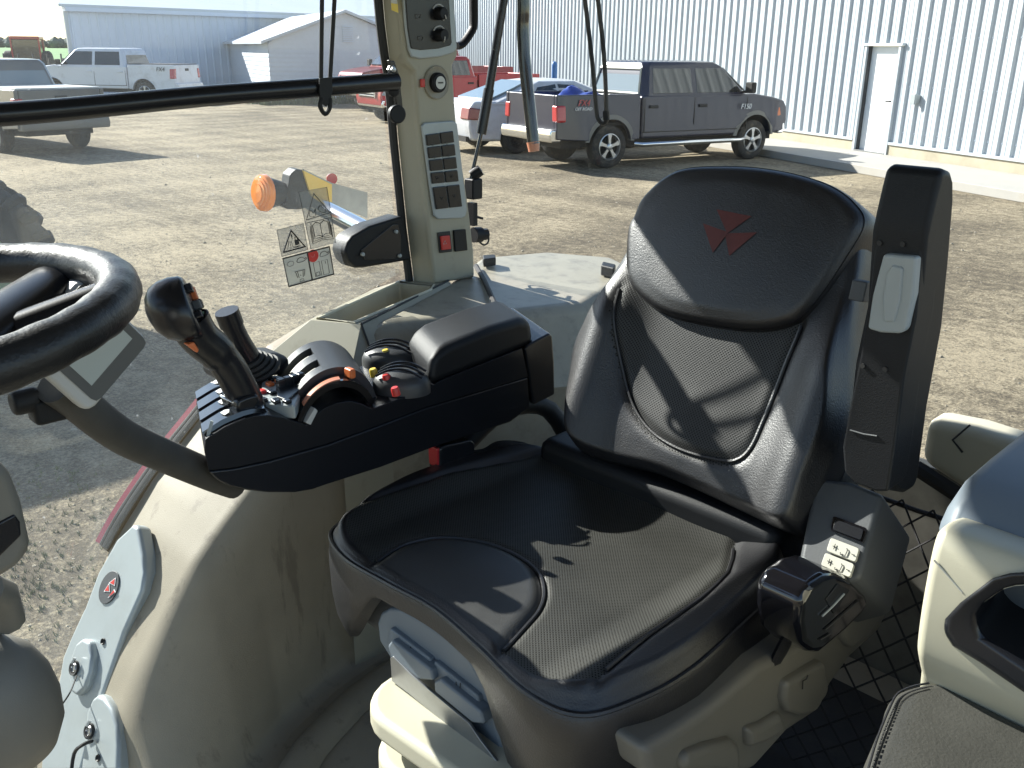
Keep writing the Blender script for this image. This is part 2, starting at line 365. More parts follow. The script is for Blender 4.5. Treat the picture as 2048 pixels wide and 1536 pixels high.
# ------------------------------------------------------------------ right-hand steel building
WB = PG(1712, 300, 0.15); WB.z = 0
WD = (PG(2048, 344, 0.15) - PG(1600, 280, 0.15)); WD.z = 0; WD.normalize()        # towards the camera's right
WN = Vector((-WD.y, WD.x, 0))
if WN.dot(-WB) < 0: WN = -WN
Z = Vector((0, 0, 1))
def WL(s, z, out=0.0): return WB + WD * s + WN * out + Z * z
def wall_s(u, v):
    p = PP(u, v, WB, WN); return (p - WB).dot(WD), p.z
mat('steel_white', (0.44, 0.478, 0.505), rough=0.4, spec=0.5, var=0.04, vscale=1.5)
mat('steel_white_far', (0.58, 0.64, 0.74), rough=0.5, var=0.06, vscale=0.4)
mat('foundation', (0.38, 0.34, 0.25), rough=0.85, var=0.15, vscale=2.5, bump=0.3, bscale=30)
mat('concrete', (0.36, 0.345, 0.315), rough=0.85, var=0.1, vscale=1.2, bump=0.2, bscale=60, dirt=(0.28, 0.24, 0.18), dscale=1.2, damt=0.5)
mat('seam', (0.008, 0.008, 0.009), rough=0.6)
mat('door_white', (0.80, 0.82, 0.82), rough=0.4)
bld = thing('steel_building', 'long white ribbed steel building with a white door on its sunlit wall', 'building', WL(0, 0), cab=True)
d0 = wall_s(1733, 200)[0] + 0.02; d1 = wall_s(1797, 200)[0] - 0.02; dtop = wall_s(1766, 92)[1]
sa, sb = wall_s(1712, 300)[0], wall_s(1773, 305)[0]; d0 = sa; d1 = sb
FZ = 0.36
def ribs(s0, s1, z0, z1, mbx):
    prof = []; s = s0
    while s < s1 - 0.01:
        for ds, o in ((0, 0), (0.085, 0), (0.098, 0.007), (0.114, 0.007), (0.127, 0), (0.20, 0), (0.218, 0.046), (0.266, 0.046), (0.29, 0)):
            if s + ds < s1: prof.append((s + ds, o))
        s += 0.305
    prof.append((s1, 0))
    vs = [WL(a, z0, o) for a, o in prof] + [WL(a, z1, o) for a, o in prof]; n = len(prof)
    mbx.add(vs, [(i, i + 1, n + i + 1, n + i) for i in range(n - 1)])
mb = MB(); ribs(-62, d0 - 0.06, FZ, 6.2, mb); ribs(d1 + 0.06, 7.5, FZ, 6.2, mb); ribs(d0 - 0.06, d1 + 0.06, dtop + 0.05, 6.2, mb)
obj('ribbed_wall', mb, MT['steel_white'], bld, smooth=0)
mb = MB(); k_ = 0; s_ = -62
while s_ < 7.4:
    for z_ in (0.62, 1.5, 2.4, 3.3, 4.2, 5.1):
        if s_ > -34 and not (d0 - 0.4 < s_ + 0.24 < d1 + 0.1 and z_ < dtop): mb.box(WL(s_ + 0.172, z_, 0.004), (0.016, 0.012, 0.016), Matrix((WD, WN, Z)).transposed())
    s_ += 0.305
fs_ = obj('fastener', mb, MT['steel_white_far'], bld, smooth=0); fs_['kind'] = 'stuff'
mb = MB()
for a, b in ((-62, d0 - 0.03), (d1 + 0.03, 7.5)):
    mb.box(WL((a + b) / 2, FZ / 2, -0.06), (b - a, 0.2, FZ), Matrix((WD, WN, Z)).transposed())
obj('foundation', mb, MT['foundation'], bld, smooth=0)
mb = MB()
for a, b in ((-62, d0 - 0.08), (d1 + 0.08, 7.5)): mb.box(WL((a + b) / 2, FZ + 0.02, 0.03), (b - a, 0.09, 0.05), Matrix((WD, WN, Z)).transposed())
obj('base_flashing', mb, MT['steel_white'], bld, smooth=0)
RW = Matrix((WD, WN, Z)).transposed()
fr = MB()
for s in (d0 - 0.03, d1 + 0.03): fr.box(WL(s, (dtop + 0.13) / 2, -0.01), (0.06, 0.16, dtop - 0.13), RW)
fr.box(WL((d0 + d1) / 2, dtop + 0.03, 0.03), (d1 - d0 + 0.22, 0.12, 0.05), RW)
obj('door_frame', fr, MT['steel_white'], bld, smooth=0)
mat('jamb_shadow', (0.05, 0.05, 0.05), rough=0.5)  # shadow of the door recess put into the jambs as a dark colour
for s in (d0 + 0.012, d1 - 0.012): jb = MB(); jb.box(WL(s, (dtop + 0.15) / 2, -0.035), (0.022, 0.10, dtop - 0.15), RW); obj('door_jamb', jb, MT['jamb_shadow'], bld, smooth=0)
tb_ = MB(); tb_.box(WL((d0 + d1) / 2, 0.165, 0.0), (d1 - d0, 0.16, 0.02), RW); obj('threshold', tb_, MT['steel'], bld, smooth=0)
dl = MB(); dl.box(WL((d0 + d1) / 2, (dtop + 0.16) / 2, -0.085), (d1 - d0 - 0.01, 0.05, dtop - 0.17), RW)
dd = obj('door', dl, MT['door_white'], bld, bevel=0.004)
hb = MB(); hs = d1 - 0.09; hz = wall_s(1783, 203)[1]
hg = MB()
for z_ in (0.45, 1.15, dtop - 0.25): hg = MB(); hg.box(WL(d0 + 0.02, z_, -0.055), (0.035, 0.02, 0.11), RW); obj('hinge', hg, MT['steel'], dd, smooth=0)
hb.lathe([(0.035, -0.025), (0.035, 0.0)], WL(hs, hz, -0.035), WN, 12); hb.tube([WL(hs, hz, -0.06), WL(hs, hz, 0.03), WL(hs - 0.11, hz, 0.03)], 0.018, 8)
obj('handle', hb, MT['seam'], dd)
hb = MB(); hb.lathe([(0.03, -0.025), (0.03, 0.0)], WL(hs, hz + 0.12, -0.035), WN, 12); obj('lock', hb, MT['seam'], dd)
ls, lz = wall_s(1838, 198)
lm = MB(); lm.box(WL(ls, lz, 0.07), (0.09, 0.12, 0.16), RW); lm.box(WL(ls, lz, 0.14), (0.13, 0.05, 0.2), RW)
obj('socket_cover', lm, MT['light_grey'], bld, bevel=0.01)
# concrete walk along the wall
wk = MB(); sw = (PG(1900, 360, 0.15) - WB).dot(WN)
s_l = wall_s(1545, 260)[0]
wk.box(WL((s_l - 4 + 7.5) / 2, 0.075, sw / 2 + 0.04), (7.5 - s_l + 4, sw - 0.0, 0.15), RW)
struct('pavement', wk, MT['concrete'], bevel=0.012)
# blue bollard by the wall
bo = PG(1149, 215, 0.0); bs, _ = wall_s(1149, 190); bp = WL(bs, 0, 0.8)
mat('blue_paint', (0.03, 0.12, 0.32), rough=0.5)
bm_ = MB(); bm_.lathe([(0.1, 0), (0.1, 1.62), (0.09, 1.70), (0.05, 1.75), (0.01, 1.76)], bp, Z, 16)
tag(obj('bollard', bm_, MT['blue_paint']), 'blue round-topped bollard post standing by the ribbed steel wall', 'bollard')

# ------------------------------------------------------------------ low building on the left and its gabled annex
LX = 43.5; LY0 = PP(130, 60, Vector((LX, 0, 0)), Vector((1, 0, 0))).y; LE = 3.79
lb = thing('metal_shed', 'long low pale metal shed with its near wall in shade', 'building', (LX, LY0, 0))
mb = MB(); vs = []; y = LY0; prof = []
while y > -62:
    prof += [(y, 0), (y - 0.26, 0), (y - 0.29, 0.03), (y - 0.35, 0.03), (y - 0.38, 0)]; y -= 0.38
n = len(prof); mb.add([Vector((LX - o, yy, 0)) for yy, o in prof] + [Vector((LX - o, yy, LE)) for yy, o in prof], [(i, i + 1, n + i + 1, n + i) for i in range(n - 1)])
DV = Vector((0.90, -0.43, 0)); LO = Vector((LX, LY0, 0))
def LQ(t, z, dy=0): return LO + DV * t + Vector((0, dy, z))
mb.quad(LQ(0, 0), LQ(0, LE), LQ(8, LE + 1.7), LQ(16, LE), LQ(16, 0))
obj('wall', mb, MT['steel_white_far'], lb, smooth=0)
mb = MB(); mb.prism([LQ(-0.35, LE - 0.02, 0.1), LQ(8, LE + 1.72, 0.1), LQ(16.3, LE - 0.02, 0.1), LQ(16.3, LE - 0.14, 0.1), LQ(8, LE + 1.58, 0.1), LQ(-0.35, LE - 0.14, 0.1)], (0, -47 - LY0 - 0.3 - 15, 0))
mat('roof_pale', (0.50, 0.54, 0.58), rough=0.45, var=0.05, vscale=0.5)
obj('roof', mb, MT['roof_pale'], lb, smooth=0)
mb = MB(); mb.box((LX - 0.2, (LY0 - 62) / 2, LE - 0.22), (0.3, -62 - LY0, 0.16)); obj('eave_trim', mb, MT['steel_white_far'], lb, smooth=0)
mb = MB(); mb.box((LX - 0.06, LY0 - 0.08, LE / 2), (0.1, 0.16, LE - 0.1)); obj('corner_trim', mb, MT['steel_white'], lb, smooth=0)
# annex
A0 = PG(545, 208); AD = Vector((-0.35, -0.93, 0)).normalized(); AB = Vector((0.93, -0.35, 0)).normalized()
def apx(u, v): return PP(u, v, A0, AB)
ez = apx(548, 83).z; ridge = apx(688, 26); AH = ridge.z; rs = (ridge - A0).dot(AD); AW = rs * 2
blen = (LX - A0.x) / AB.x
def ax(s, t, z): q = A0 + AD * s + AB * t; q.z = z; return q
an = thing('gabled_annex', 'small gabled annex with horizontal white siding and a louvre under its gable', 'building', A0)
mat('siding', (0.55, 0.58, 0.62), rough=0.5, var=0.03)
mb = MB()
def lap(fn, z0, z1f, S0, S1):
    z = z0
    while z < AH:
        zt = min(z + 0.17, AH)
        a0, a1 = z1f(z); b0, b1 = z1f(zt - 0.001)
        if a1 - a0 > 0.02: mb.add([fn(a0, z, 0.018), fn(a1, z, 0.018), fn(b1, zt, 0.0), fn(b0, zt, 0.0), fn(a0, z, 0.0), fn(a1, z, 0.0)], [(0, 1, 2, 3), (4, 5, 1, 0)])
        z += 0.17
def gable(z):
    if z <= ez: return 0.0, AW
    k = (z - ez) / (AH - ez) * rs; return k, AW - k
lap(lambda s, z, o: ax(s, -o, z), 0.05, gable, 0, AW)
obj('front_wall', mb, MT['siding'], an, smooth=0)
mb = MB()
z = 0.05
while z < ez - 0.02:
    zt = min(z + 0.17, ez); mb.add([ax(-0.018, 0, z), ax(-0.018, blen, z), ax(0, blen, zt), ax(0, 0, zt), ax(0, 0, z), ax(0, blen, z)], [(0, 1, 2, 3), (4, 5, 1, 0)]); z += 0.17
obj('side_wall', mb, MT['siding'], an, smooth=0)
mb = MB(); e = 0.3; sl = (AH - ez) / rs
for sg in (0, 1):
    pts = [(-e, ez - e * sl + 0.02), (rs, AH + 0.02), (rs, AH + 0.12), (-e, ez - e * sl + 0.12)]
    if sg: pts = [(AW - a, b) for a, b in pts]
    q = [ax(a, -0.25, b) for a, b in pts]; mb.prism(q, AB * (blen + 0.25))
obj('roof', mb, MT['roof_pale'], an, smooth=0)
lv0 = apx(695, 68); mb = MB()
for k in range(9): mb.box(lv0 + Z * (-0.28 + k * 0.07) - AB * 0.04, (0.42, 0.05, 0.04), Matrix((AD, AB, Z)).transposed())
obj('louvre', mb, MT['steel_white_far'], an, smooth=0)

# weeds against the annex and the shed, sparse grass in the yard near the tractor
mat('weed_green', (0.09, 0.115, 0.045), rough=0.8, var=0.4, vscale=2)
def tufts(name, pts, hmin, hmax, wdt, label, seed):
    r = random.Random(seed); mb = MB()
    for p in pts:
        for k in range(7):
            a = r.uniform(0, 6.28); h = r.uniform(hmin, hmax); q = p + Vector((r.uniform(-wdt * 4, wdt * 4), r.uniform(-wdt * 4, wdt * 4), 0)); dx = Vector((math.cos(a), math.sin(a), 0))
            t = Vector((r.uniform(-.5, .5), r.uniform(-.5, .5), 0)) * h
            mb.add([q - dx * wdt, q + dx * wdt, q + t * 0.5 + Z * h * 0.6 + dx * wdt * 0.7, q + t + Z * h], [(0, 1, 2), (0, 2, 3)])
    o = obj(name, mb, MT['weed_green'], smooth=0, recalc=False); tag(o, label, 'grass', kind='stuff')
rr = random.Random(3)
tufts('weeds', [ax(rr.uniform(-0.5, AW + 2), -rr.uniform(0.1, 0.9), 0) for i in range(330)] + [ax(-rr.uniform(0.1, 0.9), rr.uniform(0, blen), 0) for i in range(120)], 0.15, 0.5, 0.03, 'dark green weeds growing along the foot of the gabled annex', 5)
tufts('grass', [PG(rr.gauss(70, 60), rr.gauss(1150, 70)) for i in range(170)] + [PG(rr.gauss(120, 90), rr.gauss(985, 40)) for i in range(70)], 0.006, 0.028, 0.002, 'sparse short grass on the dirt beside the tractor', 9)

# ------------------------------------------------------------------ vehicles (x forward, y left, z up, origin under the rear axle)
def paint(name, col, metal=0.2, rough=0.3, dirt=0.45):
    return mat(name, col, rough=rough, metal=metal, coat=0.35, dirt=(0.16, 0.135, 0.10), dscale=1.6, damt=dirt)
paint('paint_navy', (0.008, 0.011, 0.032), metal=0, dirt=0.03); paint('paint_white', (0.62, 0.65, 0.70), metal=0); paint('paint_red', (0.33, 0.016, 0.02)); paint('paint_dark', (0.10, 0.105, 0.11)); paint('paint_maroon', (0.20, 0.014, 0.018)); paint('paint_pearl', (0.55, 0.56, 0.58), metal=0)
mat('car_glass', (0.012, 0.016, 0.018), rough=0.05, coat=0.3, spec=0.9)
mat('car_glass_pale', (0.16, 0.20, 0.22), rough=0.07, coat=0.3, spec=0.9)
mat('flare_grey', (0.16, 0.155, 0.14), rough=0.6, dirt=(0.2, 0.17, 0.12), dscale=3, damt=0.5)
mat('under', (0.02, 0.019, 0.018), rough=0.85)
mat('tyre', (0.022, 0.021, 0.020), rough=0.85, dirt=(0.14, 0.115, 0.08), dscale=5, damt=0.7)
mat('blue_tarp', (0.015, 0.04, 0.24), rough=0.35, var=0.3, vscale=8)
mat('tonneau', (0.03, 0.03, 0.032), rough=0.45)
def wheel(parent, x, y, side, R=0.38, W=0.25, spokes=5, rim='alloy', steel=False):
    ax_ = Vector((0, side, 0)); o = Vector((x, y, R))
    mb = MB(); mb.lathe([(R * 0.62, -W), (R * 0.9, -W), (R * 0.985, -W * 0.86), (R, -W * 0.6), (R, -W * 0.35), (R * 0.985, -0.03), (R * 0.9, 0), (R * 0.7, 0.004), (R * 0.62, -0.012), (R * 0.6, -W * 0.6)], o, ax_, 32)
    t = obj('wheel', mb, MT['tyre'], parent)
    mb = MB(); rr_ = R * 0.62
    mb.lathe([(rr_, -0.014), (rr_, 0.0), (rr_ * 0.94, 0.006), (rr_ * 0.9, -0.02), (rr_ * 0.88, -0.07)], o, ax_, 32, caps=False)
    mb.lathe([(rr_ * 0.26, -0.05), (rr_ * 0.26, 0.0), (rr_ * 0.2, 0.012), (0.01, 0.014)], o, ax_, 20)
    if steel:
        for k in range(16):
            a = 2 * math.pi * k / 16; d = Vector((math.cos(a), 0, math.sin(a))); q = Vector((-math.sin(a), 0, math.cos(a)))
            pts = [o + d * rr_ * s_ + q * w_ + ax_ * h_ for s_, w_, h_ in ((0.2, -0.018, -0.02), (0.92, -0.022, -0.03), (0.92, 0.022, -0.03), (0.2, 0.018, -0.02))]; mb.prism(pts, ax_ * -0.02)
    else:
        for k in range(spokes):
            a = 2 * math.pi * (k + 0.25) / spokes; d = Vector((math.cos(a), 0, math.sin(a))); q = Vector((-math.sin(a), 0, math.cos(a)))
            pts = [o + d * rr_ * s_ + q * w_ * rr_ + ax_ * h_ for s_, w_, h_ in ((0.15, -0.11, -0.005), (0.6, -0.11, -0.008), (0.93, -0.20, -0.006), (0.93, 0.20, -0.006), (0.6, 0.11, -0.008), (0.15, 0.11, -0.005))]; mb.prism(pts, ax_ * -0.03)
    mb2 = MB(); mb2.lathe([(0.01, -0.08), (rr_ * 0.9, -0.08)], o, ax_, 24)
    obj('rim', mb, MT[rim], t); obj('brake', mb2, MT['under'], t)
    return t
def arch(cx, r, zb, n=12, zc=0.40):                              # points over a wheel opening, from front to rear
    a0 = math.asin(max(min((zb - zc) / r, 1), -1)); return [(cx + r * math.cos(a), zc + r * math.sin(a)) for a in [a0 + (math.pi - 2 * a0) * k / n for k in range(n + 1)]]
def pickup(name, label, loc, heading, sc, P):
    rz = math.atan2(heading.y, heading.x)
    t = thing(name, label, 'pickup truck', loc, rz, cab=False, group=P.get('group')); t.scale = (sc, sc, sc)
    pm = MT[P['paint']]; wb = P.get('wb', 3.53); W = P.get('W', 1.98); h = W / 2; ro = P.get('ro', 1.17); fo = P.get('fo', 0.95)
    zb = 0.50; bed = P.get('bed', 1.30); cabx = P.get('cabx', 0.68); R = P.get('R', 0.385); belt = P.get('belt', 1.27); roof = P.get('roof', 1.87); hood = P.get('hood', 1.20)
    x0, x1 = -ro, wb + fo; ws = P.get('ws', wb - 0.35)             # windscreen base
    ar = P.get('arch', 0.47)
    # bed sides
    low = [(x0, zb + 0.05), (x0, bed)] + [(cabx - 0.02, bed)] + [(cabx - 0.02, zb)] + arch(0, ar, zb)
    sidepan = MB()
    for sg in (-1, 1):
        sidepan = MB(); sidepan.prism([(x, sg * h, z) for x, z in low], (0, -sg * 0.09, 0)); obj('bed_side', sidepan.map(lambda p: Vector((p.x, p.y * (1 - 0.05 * smooth01(0.9, 1.3, p.z) - 0.02 * smooth01(0.9, 0.5, p.z)), p.z))), pm, t, bevel=0.02)
    tap = lambda p: Vector((p.x, p.y * (1 - 0.05 * smooth01(0.9, 1.3, p.z) - 0.02 * smooth01(0.9, 0.5, p.z)), p.z))
    bf = MB(); bf.box(((x0 + cabx) / 2, 0, 0.78), (cabx - x0 - 0.06, 2 * h - 0.2, 0.05)); bf.box((cabx - 0.05, 0, 1.0), (0.05, 2 * h - 0.2, 0.5)); obj('bed_floor', bf, MT['under'], t)
    tg = MB(); tg.box((x0 + 0.045, 0, (bed + 0.64) / 2), (0.08, 2 * h - 0.19, bed - 0.64)); tg.map(tap); tgo = obj('tailgate', tg, pm, t, bevel=0.02)
    hm = MB(); hm.box((x0 + 0.0, 0, bed - 0.17), (0.02, 0.26, 0.09)); obj('handle', hm, MT['chrome' if P.get('chrome') else 'seam'], tgo, bevel=0.01)
    # cab and nose
    nose = [(cabx + 0.02, zb), (cabx + 0.02, belt), (ws + 0.05, belt), (ws + 0.3, hood + 0.075), (x1 - 0.45, hood), (x1 - 0.12, hood - 0.07), (x1 - 0.03, hood - 0.2), (x1, 0.75), (x1 - 0.03, zb + 0.02)] + arch(wb, ar, zb)
    nb = MB(); nb.prism([(x, -h, z) for x, z in nose], (0, 2 * h, 0))
    def nt_(p):
        k = 1 - 0.05 * smooth01(0.95, 1.25, p.z) - 0.03 * smooth01(0.8, 0.5, p.z)
        k *= 1 - 0.09 * smooth01(x1 - 0.6, x1, p.x); return Vector((p.x, p.y * k, p.z))
    obj('body', nb.map(nt_), pm, t, bevel=0.05, seg=4)
    # greenhouse
    rx0, rx1 = cabx + 0.16, ws - 0.62 + 0.1; bx0, bx1 = cabx + 0.05, ws + 0.18
    hb_, ht = h * 0.945, h * 0.76
    def ring(x0_, x1_, hh, z, r=0.1):
        return [Vector((x, y, z)) for x, y in ((x0_, -hh + r), (x0_ + r, -hh), (x1_ - r, -hh), (x1_, -hh + r), (x1_, hh - r), (x1_ - r, hh), (x0_ + r, hh), (x0_, hh - r))]
    gh = MB(); gh.loft([ring(bx0, bx1, hb_, belt - 0.03), ring(rx0 - 0.01, rx1 + 0.1, ht + 0.025, roof - 0.1), ring(rx0 + 0.05, rx1 - 0.05, ht - 0.04, roof - 0.02), ring(rx0 + 0.25, rx1 - 0.3, ht - 0.2, roof)])
    obj('cab', gh, pm, t, bevel=0.025)
    zr = roof - 0.1
    def side(x, z, sg, o=0.006):
        k = (z - belt + 0.03) / (zr - belt + 0.03); return Vector((x, sg * (hb_ + (ht + 0.025 - hb_) * k + o), z))
    wz0, wz1 = belt + 0.03, roof - 0.13; mid = P.get('mid', (cabx + ws) / 2 + 0.02)
    for sg in (-1, 1):
        xw = cabx + 0.27
        for pts in ([(xw, wz0), (xw + 0.05, wz1), (mid - 0.05, wz1), (mid - 0.05, wz0)], [(mid + 0.06, wz0), (mid + 0.06, wz1), (rx1 - 0.02, wz1), (ws - 0.16, wz0 + 0.16), (ws - 0.05, wz0)]):
            wmb = MB(); wmb.prism([side(x, z, sg) for x, z in pts], (0, -sg * 0.03, 0)); obj('side_window', wmb, MT[P.get('glass', 'car_glass')], t, bevel=0.006)
        sm = MB()
        for xs in (cabx + 0.08, mid, ws + 0.12):
            sm.box((xs, sg * (h * 0.965 + 0.004), (belt + 0.6) / 2 - 0.02), (0.014, 0.06, belt - 0.66))
        sm.box(((cabx + ws) / 2 + 0.05, sg * (h * 0.975 + 0.002), 0.62), (ws - cabx, 0.05, 0.016))
        obj('door_seam', sm.map(nt_), MT['seam'], t)
        for xs in (cabx + 0.28, mid + 0.2):
            hm = MB(); hm.box((xs, sg * h * 0.965, belt - 0.2), (0.2, 0.05, 0.055)); obj('door_handle', hm, MT[P.get('handles', 'seam')], t, bevel=0.012)
        mm = MB(); mm.box((ws + 0.0, sg * (h + 0.14), belt + 0.12), (0.12, 0.2, 0.2)); mm.box((ws + 0.0, sg * (h + 0.0), belt + 0.04), (0.06, 0.16, 0.05)); obj('mirror', mm, MT['under'], t, bevel=0.03)
        for cx in (0, wb):
            fl = MB(); a = arch(cx, ar + 0.005, zb - 0.02, 16); b = arch(cx, ar + P.get('flare', 0.085), zb - 0.02, 16)
            n_ = len(a); vs = [Vector((x, sg * (h + 0.012), z)) for x, z in a] + [Vector((x, sg * (h - 0.004), z)) for x, z in b] + [Vector((x, sg * (h - 0.1), z)) for x, z in a]
            fl.add(vs, [(i, i + 1, n_ + i + 1, n_ + i) for i in range(n_ - 1)] + [(i, i + 1, 2 * n_ + i + 1, 2 * n_ + i) for i in range(n_ - 1)])
            obj('wheel_arch', fl.map(nt_), MT[P['flares']] if P.get('flares') else pm, t, recalc=False)
        if P.get('step'):
            sb = MB(); sb.tube([(cabx - 0.1, sg * (h - 0.05), 0.42), (cabx - 0.02, sg * (h + 0.05), 0.41), (ws - 0.1, sg * (h + 0.05), 0.41), (ws + 0.1, sg * (h - 0.05), 0.42)], 0.045, 12); obj('step_bar', sb, MT['chrome'], t)
        tl = MB(); tz = P.get('tail', (0.86, 1.14)); tl.prism([(x0 - 0.012, sg * (h - 0.01), tz[0]), (x0 - 0.012, sg * (h - 0.01), tz[1]), (x0 - 0.012, sg * (h - 0.2), tz[1]), (x0 - 0.012, sg * (h - 0.2), tz[0])], (0.2, 0, 0))
        tl.map(lambda p: Vector((p.x, p.y + (sg * 0.018), p.z))); obj('tail_light', tl.map(tap), MT['red_lens'], t, bevel=0.04, seg=4)
        hl = MB(); hl.prism([(x1 - 0.34, sg * (h - 0.03), 0.82), (x1 - 0.30, sg * (h - 0.03), 1.02), (x1 - 0.06, sg * (h - 0.05), 1.02), (x1 - 0.02, sg * (h - 0.05), 0.82)], (0, -sg * 0.28, 0)); hl.map(lambda p: Vector((p.x + 0.015, p.y * 1.012, p.z)))
        obj('headlight', hl.map(nt_), MT[P.get('lamp', 'light_grey')], t, bevel=0.03)
        for cx in (0, wb): wheel(t, cx, sg * (h - 0.035), sg, R=R, spokes=P.get('spokes', 5), rim=P.get('rim', 'alloy'))
    rw = MB(); q0 = (bx0 - 0.004, belt + 0.05); q1 = (rx0 - 0.016, roof - 0.16)
    rw.prism([(q0[0], -hb_ + 0.17, q0[1]), (q0[0], hb_ - 0.17, q0[1]), (q1[0], ht - 0.09, q1[1]), (q1[0], -ht + 0.09, q1[1])], (0.02, 0, 0)); rwo = obj('rear_window', rw, MT[P.get('rglass', 'car_glass')], t, bevel=0.006)
    if P.get('rframe'):
        fm = MB(); fm.tube([(q0[0] - 0.01, -hb_ + 0.15, q0[1] - 0.02), (q0[0] - 0.01, hb_ - 0.15, q0[1] - 0.02), (q1[0] - 0.01, ht - 0.07, q1[1] + 0.02), (q1[0] - 0.01, -ht + 0.07, q1[1] + 0.02)], 0.022, 8, closed=True); obj('frame', fm, MT['ivory'], rwo)
    sx = (bx1 - (rx1 + 0.1)); wsb = MB(); wsb.prism([(bx1 - 0.06, -hb_ + 0.13, belt + 0.06), (bx1 - 0.06, hb_ - 0.13, belt + 0.06), (rx1 + 0.135, ht - 0.07, roof - 0.13), (rx1 + 0.135, -ht + 0.07, roof - 0.13)], (0.02, 0, 0.012)); obj('windscreen', wsb, MT[P.get('glass', 'car_glass')], t)
    un = MB(); un.box(((x0 + x1) / 2, 0, 0.52), (x1 - x0 - 0.5, 2 * h - 0.55, 0.3)); un.box((0, 0, 0.385), (0.12, 1.5, 0.12)); un.box((wb, 0, 0.385), (0.12, 1.5, 0.12)); obj('chassis', un, MT['under'], t)
    bp_ = MB(); bp_.prism([(x0 - 0.10, -h + 0.05, 0.50), (x0 - 0.13, -h + 0.05, 0.60), (x0 - 0.10, -h + 0.05, 0.72), (x0 + 0.12, -h + 0.05, 0.72), (x0 + 0.12, -h + 0.05, 0.50)], (0, 2 * h - 0.1, 0)); obj('rear_bumper', bp_, MT[P.get('bumper', 'chrome')], t, bevel=0.03)
    fb_ = MB(); fb_.prism([(x1 - 0.1, -h * 0.9, 0.48), (x1 - 0.1, -h * 0.9, 0.70), (x1 + 0.07, -h * 0.9, 0.70), (x1 + 0.10, -h * 0.9, 0.58), (x1 + 0.05, -h * 0.9, 0.48)], (0, 1.8 * h, 0)); fb_.map(lambda p: Vector((p.x - 0.16 * (abs(p.y) / h) ** 3, p.y, p.z))); obj('front_bumper', fb_, MT[P.get('bumper', 'chrome')], t, bevel=0.03)
    gr = MB()
    for k in range(4): gr.box((x1 + 0.015, 0, 0.80 + k * 0.075), (0.05, 1.05, 0.035))
    for y in (-0.55, 0.55): gr.box((x1 + 0.02, y, 0.91), (0.05, 0.05, 0.33))
    obj('grille', gr, MT['chrome'], t, bevel=0.008); gk = MB(); gk.box((x1 - 0.0, 0, 0.91), (0.04, 1.1, 0.3)); obj('grille_mesh', gk, MT['under'], t)
    if P.get('cover'): cv = MB(); cv.box(((x0 + cabx) / 2, 0, bed + 0.012), (cabx - x0 - 0.08, 2 * h - 0.2, 0.04)); obj('bed_cover', cv, MT[P['cover']], t, bevel=0.015)
    for txt, x, z, size, mname, sh in P.get('texts', []):
        for sg in P.get('textside', (-1,)):
            m = frame((x, sg * (h * (0.975 if z > 1.05 else 1.0) + 0.005), z), (1 if sg < 0 else -1, 0, 0), (0, sg * 0.1 * 0, 1)); obj('lettering', text_mb(txt, size, m, 0.004, sh), MT[mname], t, smooth=0)
    return t, (x0, x1, h)
def place(u1, v1, heading, side, h, sc):                         # rear axle centre from the contact point of the visible rear wheel
    c = PG(u1, v1); hd = heading.normalized(); left = Vector((-hd.y, hd.x, 0)); return c - left * (side * h * sc)
# blue pickup
hdB = (PG(1503, 317) - PG(1222, 335)); scB = hdB.length / 3.53; hdB.normalize()
blue, _ = pickup('pickup_truck', 'dark blue crew-cab pickup with grey wheel flares parked nose to the steel wall', place(1222, 338, hdB, -1, 0.95, scB), hdB, scB,
    dict(paint='paint_navy', W=1.84, flares='flare_grey', step=True, rframe=True, rglass='car_glass_pale', texts=[('FX4', -0.62, 1.16, 0.15, 'red_lens', 0.3), ('OFF ROAD', -0.62, 1.06, 0.075, 'white_mark', 0.2), ('F150', 3.23, 1.03, 0.14, 'white_mark', 0.2)], lamp='orange_plastic', tail=(0.84, 1.13)))
tb = MB(); rr = random.Random(2)
def tarp(a, b):
    x = -1.0 + 1.55 * a; y = -0.75 + 1.5 * b; z = 0.92 + 0.40 * math.sin(math.pi * a) * math.sin(math.pi * b) + 0.08 * math.sin(9 * a + 4 * b) + 0.06 * math.sin(17 * b - 5 * a) + rr.uniform(-.02, .02); return Vector((x, y, z))
tb.grid(tarp, 26, 26); MT_ = Matrix.Translation(blue.location) @ Matrix.Rotation(blue.rotation_euler.z, 4, 'Z') @ Matrix.Scale(scB, 4)
tb.map(lambda p: MT_ @ p); tag(obj('tarp', tb, MT['blue_tarp'], smooth=25), 'crumpled bright blue tarp heaped in the bed of the blue pickup', 'tarp')
# white pickup by the shed
hdW = old2world((-0.98, 0.165, 0)).normalized(); scW = 1.06
pickup('pickup_truck', 'white crew-cab pickup with a black bed cover parked beside the shaded shed', place(292, 207, hdW, 1, 0.97, scW), hdW, scW,
    dict(paint='paint_white', wb=3.68, ro=1.25, fo=0.98, cabx=0.62, roof=1.93, hood=1.25, belt=1.30, bed=1.36, cover='tonneau', ws=3.25, texts=[('FX4', -0.72, 1.2, 0.2, 'dark_mark', 0.2)], textside=(1,), handles='paint_white', bumper='paint_white', flare=0.03, tail=(0.88, 1.24)))
